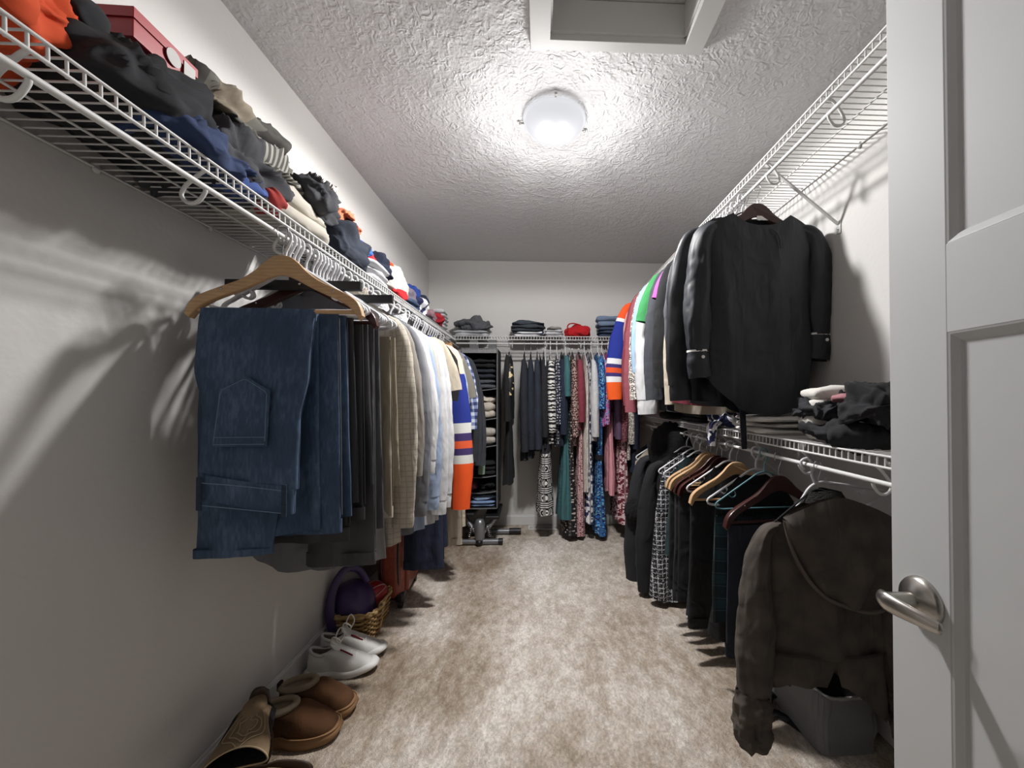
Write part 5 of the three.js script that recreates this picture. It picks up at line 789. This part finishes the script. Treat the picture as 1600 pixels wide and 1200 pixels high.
{
  const tan = M({ map: T.suede, color: 0xa89c90, roughness: 0.95, bumpMap: furBump, bumpScale: 0.0008 }), fl = M({ map: T.fleece, color: 0xe6ddd0, roughness: 1, bumpMap: furBump, bumpScale: 0.006 }), soleM = M({ color: 0x8a6846, roughness: 0.85 }), dark = cloth(0x2a1d16);
  const slipper = (label, x, z, turn) => {
    const s = thing('slipper', label, 'slipper', [x, 0, z], turn, 'pair of tan slippers');
    part('sole', soleGeo(0.275, 0.126, 0.04, 0.003), soleM, s);
    const prof = t => lerp(0.07, 0.06, smooth(0.1, 0.95, t)) + 0.012 * smooth(-0.2, 0.1, t) * (1 - smooth(0.1, 0.5, t));
    part('upper', upperGeo(0.27, 0.124, 0.037, prof, { seed: 3, open: [-0.45, -0.02] }), tan, s);
    const rp = []; for (let i = 0; i < 24; i++) { const a = i / 24 * Math.PI * 2; rp.push([-0.064 + 0.06 * Math.cos(a), 0.112 + 0.008 * Math.cos(a), 0.036 * Math.sin(a)]); }
    part('fleece_collar', tube(rp, 0.011, { seg: 60, rad: 10, closed: true }), fl, s, 'cream fleece collar');
    part('fleece_lining', grid(24, 6, (u, v) => { const a = u * Math.PI * 2, k = 1 - v; return [-0.064 + 0.056 * Math.cos(a) * k, 0.112 + 0.008 * Math.cos(a) * k - 0.016 * Math.sqrt(v), 0.034 * Math.sin(a) * k]; }, true), fl, s, 'cream fleece lining');
    part('welt', tube(footprint(0.278, 0.127).map(p => [p[0], 0.041, p[1]]), 0.0024, { seg: 110, rad: 6, closed: true }), soleM, s);
    part('heel_tab', rbox(0.012, 0.03, 0.026, 0.004, -0.132, 0.108, 0), dark, s, 'dark pull tab at the heel');
    return s;
  };
  slipper('tan suede slipper with fleece lining beside the embroidered boots, nearer of the pair', -0.84, -1.415, 0.06);
  slipper('tan suede slipper with fleece lining beside the white trainers, farther of the pair', -0.835, -1.525, 0.03);
  const wh = M({ color: 0xd2d0cc, roughness: 0.75, bumpMap: knitBump, bumpScale: 0.0006 }), whSole = M({ color: 0xdedcd8, roughness: 0.6 }), lace = M({ color: 0xdfddd8, roughness: 0.8 }), inner = cloth(0x6d675f), redM = cloth(0x8f1f28);
  const shoe = (label, x, z, turn) => {
    const s = thing('trainer', label, 'shoe', [x, 0, z], turn, 'pair of white trainers');
    part('sole', soleGeo(0.285, 0.108, 0.03, 0.016), whSole, s);
    const prof = t => lerp(0.082, 0.046, smooth(-0.25, 0.85, t)) - 0.012 * smooth(-0.95, -0.5, t) * (1 - smooth(-0.5, -0.2, t));
    part('upper', upperGeo(0.282, 0.106, 0.028, prof, { seed: 8, open: [-0.45, -0.1] }), wh, s);
    part('ankle_collar', tube(Array.from({ length: 20 }, (_, i) => { const a = i / 20 * Math.PI * 2; return [-0.078 + 0.05 * Math.cos(a), 0.1 - 0.008 * Math.sin(a) ** 2 + 0.01 * Math.cos(a) ** 2, 0.027 * Math.sin(a)]; }), 0.006, { seg: 48, rad: 8, closed: true }), wh, s);
    part('lining', grid(20, 4, (u, v) => { const a = u * Math.PI * 2; return [-0.078 + 0.047 * Math.cos(a) * (1 - v), 0.1 - 0.05 * Math.sqrt(v), 0.024 * Math.sin(a) * (1 - v)]; }, true), inner, s, 'grey inner lining');
    part('tongue', limb([[0.01, 0.092, 0], [-0.02, 0.112, 0], [-0.045, 0.14, 0]], [[0.004, 0.018], [0.006, 0.026], [0.004, 0.022]], { m: 10, wr: 0.03, cap: true }), wh, s);
    for (let i = 0; i < 5; i++) { const q = i / 4, xx = lerp(0.065, -0.02, q), y = lerp(0.076, 0.112, q); part('lace', tube([[xx, y - 0.008, 0.026], [xx - 0.008, y + 0.004, 0], [xx - 0.004, y - 0.008, -0.026]], 0.0028, { seg: 12, rad: 6 }), lace, s); }
    for (const k of [-1, 1]) part('lace_bow', tube([[-0.015, 0.115, 0], [0.0, 0.15, k * 0.024], [-0.02, 0.172, k * 0.036], [-0.034, 0.145, k * 0.022], [-0.015, 0.115, 0]], 0.003, { seg: 24, rad: 6 }), lace, s);
    part('eyelet_accent', tube([[0.05, 0.08, 0.02], [0.02, 0.1, 0.022], [0.0, 0.108, 0.02]], 0.003, { seg: 12, rad: 6 }), redM, s, 'red eyelet accent');
    return s;
  };
  shoe('white laced trainer with red accents, right behind the tan slippers', -0.85, -1.745, 0.08);
  shoe('white laced trainer standing against the wicker basket', -0.855, -1.85, 0.12);
  // cowboy boots
  const hide = M({ map: T.bootHide, roughness: 0.85, bumpMap: furBump, bumpScale: 0.0006 }), emb = M({ color: 0xa39074, roughness: 0.8 }), sole2 = M({ color: 0x3a2a1e, roughness: 0.6 }), ins = cloth(0x0f0d0c);
  const boot = (label, pos, rot, top = 0.3, twist = 0) => {
    const tw = g => twist ? g.translate(0.045, 0, 0).rotateY(twist).translate(-0.045, 0, 0) : g;
    const b = thing('cowboy_boot', label, 'boot', pos, 0); b.rotation.set(...rot, 'YXZ');
    const foot = [[-0.095, 0.055, 0], [-0.04, 0.055, 0], [0.03, 0.045, 0], [0.1, 0.032, 0], [0.16, 0.022, 0], [0.185, 0.018, 0]];
    part('foot', limb(foot, [[0.05, 0.034], [0.06, 0.038], [0.045, 0.042], [0.034, 0.044], [0.022, 0.028], [0.006, 0.008]], { n: 28, m: 32, wr: 0.02, cap: true }), hide, b);
    part('sole', soleGeo(0.29, 0.085, 0.008).translate(0.045, -0.004, 0), sole2, b); part('heel', rbox(0.045, 0.03, 0.05, 0.006, -0.06, -0.012, 0), sole2, b);
    const scal = a => 0.016 * Math.cos(2 * a);
    const sh = part('shaft', tw(grid(40, 20, (u, v) => { const a = u * Math.PI * 2, y = lerp(0.05, top + scal(a), v); const rx = lerp(0.055, 0.088, smooth(0, 1, v)), rz = lerp(0.04, 0.034, v); return [-0.045 + rx * Math.cos(a) * (1 + 0.03 * nz(y * 9, a, 1)), y, rz * Math.sin(a) * (1 + 0.05 * nz(a, y * 9, 2)), a * 0.08, y]; }, true)), hide, b);
    part('shaft_lining', tw(grid(30, 4, (u, v) => { const a = u * Math.PI * 2; return [-0.045 + (0.084 - 0.02 * v) * Math.cos(a), top - 0.002 + scal(a) - 0.2 * v, (0.031 - 0.006 * v) * Math.sin(a)]; }, true)), ins, b, 'dark inside of the shaft');
    part('top_binding', tw(tube(Array.from({ length: 28 }, (_, i) => { const a = i / 28 * Math.PI * 2; return [-0.045 + 0.088 * Math.cos(a), top + scal(a), 0.034 * Math.sin(a)]; }), 0.0025, { seg: 70, rad: 6, closed: true })), emb, b);
    for (const sd of [-1, 1]) for (const [k, sc] of [[0, 1], [1, 0.72], [2, 0.44]]) {   // scrolled embroidery on both faces
      const pts = []; for (let i = 0; i <= 26; i++) { const t = i / 26, a = t * Math.PI * 2; const yy = top - 0.095 + sc * 0.075 * Math.sin(a) + 0.008 * Math.sin(a * 5), xx = sc * 0.052 * Math.cos(a) + 0.006 * Math.sin(a * 4 + k); const f = clamp((yy - 0.05) / (top - 0.05)), rz = lerp(0.04, 0.034, f), rx = lerp(0.055, 0.088, smooth(0, 1, f)); pts.push([-0.045 + xx, yy, sd * (rz * Math.sqrt(Math.max(0.02, 1 - (xx / rx) ** 2)) * 1.02 + 0.0015)]); }
      part('embroidery', tw(tube(pts, 0.0017, { seg: 90, rad: 5 })), emb, sh, 'pale scrolled stitching');
    }
    return b;
  };
  const layBoot = (label, o, x, y, top, twist) => { const b = boot(label, [0, 0, 0], [0, 0, 0], top, twist); const Y = V(...y).normalize(), Z = V(...x).cross(Y).normalize(), X = Y.clone().cross(Z); b.matrix.makeBasis(X, Y, Z).setPosition(...o); b.matrix.decompose(b.position, b.quaternion, b.scale); b.scale.setScalar(0.86); };
  layBoot('brown cowboy boot whose flattened embroidered shaft lies on top, open end towards the doorway', [-0.893, 0.165, -1.305], [-0.05, -1, -0.1], [0.34, -0.06, 0.94], 0.235, Math.PI / 2);
  layBoot('brown cowboy boot lying underneath, only its pointed toe showing beside the tan slipper', [-0.865, 0.045, -1.235], [1, 0, -0.12], [0.06, 0, 1], 0.2, 0);
}

// ───────── basket with its contents, suitcase ─────────
{
  const cx = -0.905, cz = -2.075, w = 0.2, d = 0.3, h = 0.135;
  const B = thing('wicker_basket', 'woven wicker basket on the carpet holding purple and red balls', 'basket', [cx, 0, cz], 0.06);
  const wk = [M({ color: 0x9a7a4e, roughness: 0.8 }), M({ color: 0x84653e, roughness: 0.8 }), M({ color: 0xae9162, roughness: 0.8 })];
  const loop = (y, r, ph, grow) => { const P = []; const n = 56; for (let i = 0; i < n; i++) { const a = i / n * Math.PI * 2; const o = 0.006 * Math.sin(i / n * Math.PI * 28 + ph); const hw = w / 2 + grow + o, hd = d / 2 + grow + o; P.push([hw * sgnPow(Math.cos(a), 0.45), y, hd * sgnPow(Math.sin(a), 0.45)]); } return tube(P, r, { seg: 150, rad: 6, closed: true }); };
  for (let i = 0; i < 11; i++) part('wicker_strand', loop(0.012 + i * 0.0112, 0.0062, i % 2 ? Math.PI : 0, -0.012 + i * 0.0014), wk[i % 3], B);
  part('rim', [loop(h, 0.009, 0, 0.004), loop(h + 0.008, 0.006, Math.PI, 0.004)], wk[2], B);
  const stake = []; for (let i = 0; i < 28; i++) { const a = i / 28 * Math.PI * 2; stake.push(rodGeo([(w / 2 - 0.014) * sgnPow(Math.cos(a), 0.45), 0.004, (d / 2 - 0.014) * sgnPow(Math.sin(a), 0.45)], [(w / 2 + 0.003) * sgnPow(Math.cos(a), 0.45), h, (d / 2 + 0.003) * sgnPow(Math.sin(a), 0.45)], 0.0035, 6)); }
  part('stakes', stake, wk[1], B); part('base', rbox(w - 0.03, 0.008, d - 0.03, 0.003, 0, 0.006, 0), wk[1], B);
  const P = thing('purple_bag', 'glossy purple rounded bag with a tall loop handle, standing in the basket', 'bag', [-0.93, 0.02, -2.03], 0.2);
  const pm = M({ color: 0x3a2a58, roughness: 0.42 });
  part('body', slab(0.2, 0.24, 0.2, 5, { ex: 0.9, ey: 0.9, rough: 0.01, freq: 5, nu: 48, nv: 28 }), pm, P);
  part('handle', limb([[-0.07, 0.05, 0.1], [-0.085, 0.15, 0.095], [-0.075, 0.25, 0.06], [-0.03, 0.315, 0.03], [0.02, 0.3, 0.01], [0.06, 0.23, 0.0]], [[0.02, 0.008], [0.022, 0.009], [0.02, 0.009], [0.018, 0.009], [0.018, 0.009], [0.016, 0.008]], { n: 18, m: 40, wr: 0.03, e2: V(0, 0, 1) }), pm, P);
  const R = thing('ball', 'shiny red ball with silver seams behind the purple bag in the basket', 'ball', [-0.885, 0.13, -2.13]);
  part('ball_body', new THREE.SphereGeometry(0.08, 40, 28), M({ color: 0x9a1f24, roughness: 0.4 }), R);
  const sv = M({ color: 0xb4a6a6, roughness: 0.4 });
  for (const [rx, ry] of [[0, 0.5], [0.9, 0.2], [1.57, 0]]) { const t = part('seam', new THREE.TorusGeometry(0.0797, 0.0022, 6, 60), sv, R); t.rotation.set(rx, ry + 0.6, 0.2); }
  const S = thing('suitcase', 'reddish brown leather suitcase standing on its wheels beside the basket', 'suitcase', [-0.845, 0, -2.43], 0.08);
  const lt = M({ map: T.leather, roughness: 0.38 });
  part('shell', rbox(0.15, 0.52, 0.42, 0.055, 0, 0.31, 0, 6), lt, S);
  part('front_pocket', rbox(0.03, 0.4, 0.34, 0.014, 0.078, 0.29, 0, 4), lt, S);
  part('zip_binding', [tube([[0.045, 0.06, 0.19], [0.045, 0.3, 0.213], [0.045, 0.55, 0.19]], 0.005, { rad: 6 }), tube([[-0.045, 0.06, 0.19], [-0.045, 0.3, 0.213], [-0.045, 0.55, 0.19]], 0.005, { rad: 6 })], mat.blackPlastic, S);
  for (const zz of [-0.16, 0.17]) for (const xx of [-0.05, 0.05]) { part('corner_guard', rbox(0.05, 0.06, 0.07, 0.018, xx, 0.068, zz, 3), mat.blackPlastic, S); part('wheel', new THREE.CylinderGeometry(0.025, 0.025, 0.022, 24).rotateZ(Math.PI / 2).translate(xx, 0.0255, zz), mat.blackPlastic, S); }
  part('handle', tube([[0.0, 0.57, -0.07], [0, 0.6, -0.05], [0, 0.6, 0.05], [0, 0.57, 0.07]], 0.01, { seg: 20 }), mat.blackPlastic, S);
}

// ───────── storage bin under the jacket ─────────
{
  const B = thing('storage_bin', 'grey fabric storage bin with white inside on the carpet under the hooded jacket', 'storage bin', [1.02, 0, -1.5], 0.03);
  const f = cloth(0x74767a), wht = cloth(0xd8d6d2), w = 0.21, d = 0.46, h = 0.2;
  const taper = t => 1 + 0.06 * t;
  const wall = (k, grow) => grid(64, 10, (u, v) => { const a = u * Math.PI * 2, t = taper(v) * k; const dent = 0.012 * Math.sin(v * Math.PI) * nz(u * 9, v * 3, 2); return [(w / 2 + dent) * t * sgnPow(Math.cos(a), 0.22), grow + v * (h - grow) + 0.006 * v * Math.sin(a * 3), (d / 2 + dent) * t * sgnPow(Math.sin(a), 0.22), a * 0.2, v * h]; }, true);
  part('outer_wall', wall(1, 0.002), f, B); part('inner_lining', wall(0.95, 0.012), wht, B, 'white inner lining');
  part('base', rbox(w * 0.94, 0.008, d * 0.94, 0.003, 0, 0.006, 0), f, B);
  part('rim', tube(Array.from({ length: 48 }, (_, i) => { const a = i / 48 * Math.PI * 2; return [w / 2 * 1.04 * sgnPow(Math.cos(a), 0.3), h + 0.006 * Math.sin(a * 3), d / 2 * 1.035 * sgnPow(Math.sin(a), 0.3)]; }), 0.006, { seg: 120, rad: 6, closed: true }), wht, B, 'white rim');
  const gr = part('grommet', new THREE.TorusGeometry(0.017, 0.005, 8, 24), mat.blackPlastic, B, 'black ring grommet'); gr.position.set(-w / 2 * 1.05, 0.15, 0.08); gr.rotation.y = Math.PI / 2;
  part('hem_band', tube([[-w / 2 * 1.045, 0.19, -0.05], [-w / 2 * 1.02, 0.1, -0.05], [-w / 2, 0.01, -0.05]], 0.004, { rad: 6 }), cloth(0xb9babd), B, 'pale vertical seam');
  heap('black_pouch', 'black cloth pouch inside the grey storage bin', 'pouch', [1.03, 0.012, -1.5], [0.15, 0.17, 0.3], cloth(0x141416), 91, { rough: 0.03 });
  const st = thing('strap', 'black webbing strap lying on the carpet beside the grey storage bin', 'strap', [0.85, 0, -1.46]);
  part('webbing', limb([[-0.1, 0.005, 0.11], [-0.06, 0.006, 0.07], [-0.01, 0.012, 0.03], [0.03, 0.012, 0.02], [0.06, 0.006, 0.05], [0.085, 0.005, 0.1]], [[0.018, 0.003], [0.018, 0.003], [0.018, 0.003], [0.018, 0.003], [0.017, 0.003], [0.016, 0.003]], { m: 40, wr: 0.04, e2: V(0, 1, 0) }), cloth(0x111113), st);
  part('webbing_end', limb([[0.0, 0.016, 0.01], [0.03, 0.03, -0.03], [0.075, 0.03, -0.05]], [[0.018, 0.003], [0.018, 0.003], [0.017, 0.003]], { m: 14, wr: 0.04, e2: V(0, 1, 0) }), cloth(0x111113), st);
}

renderer.render(scene, camera);
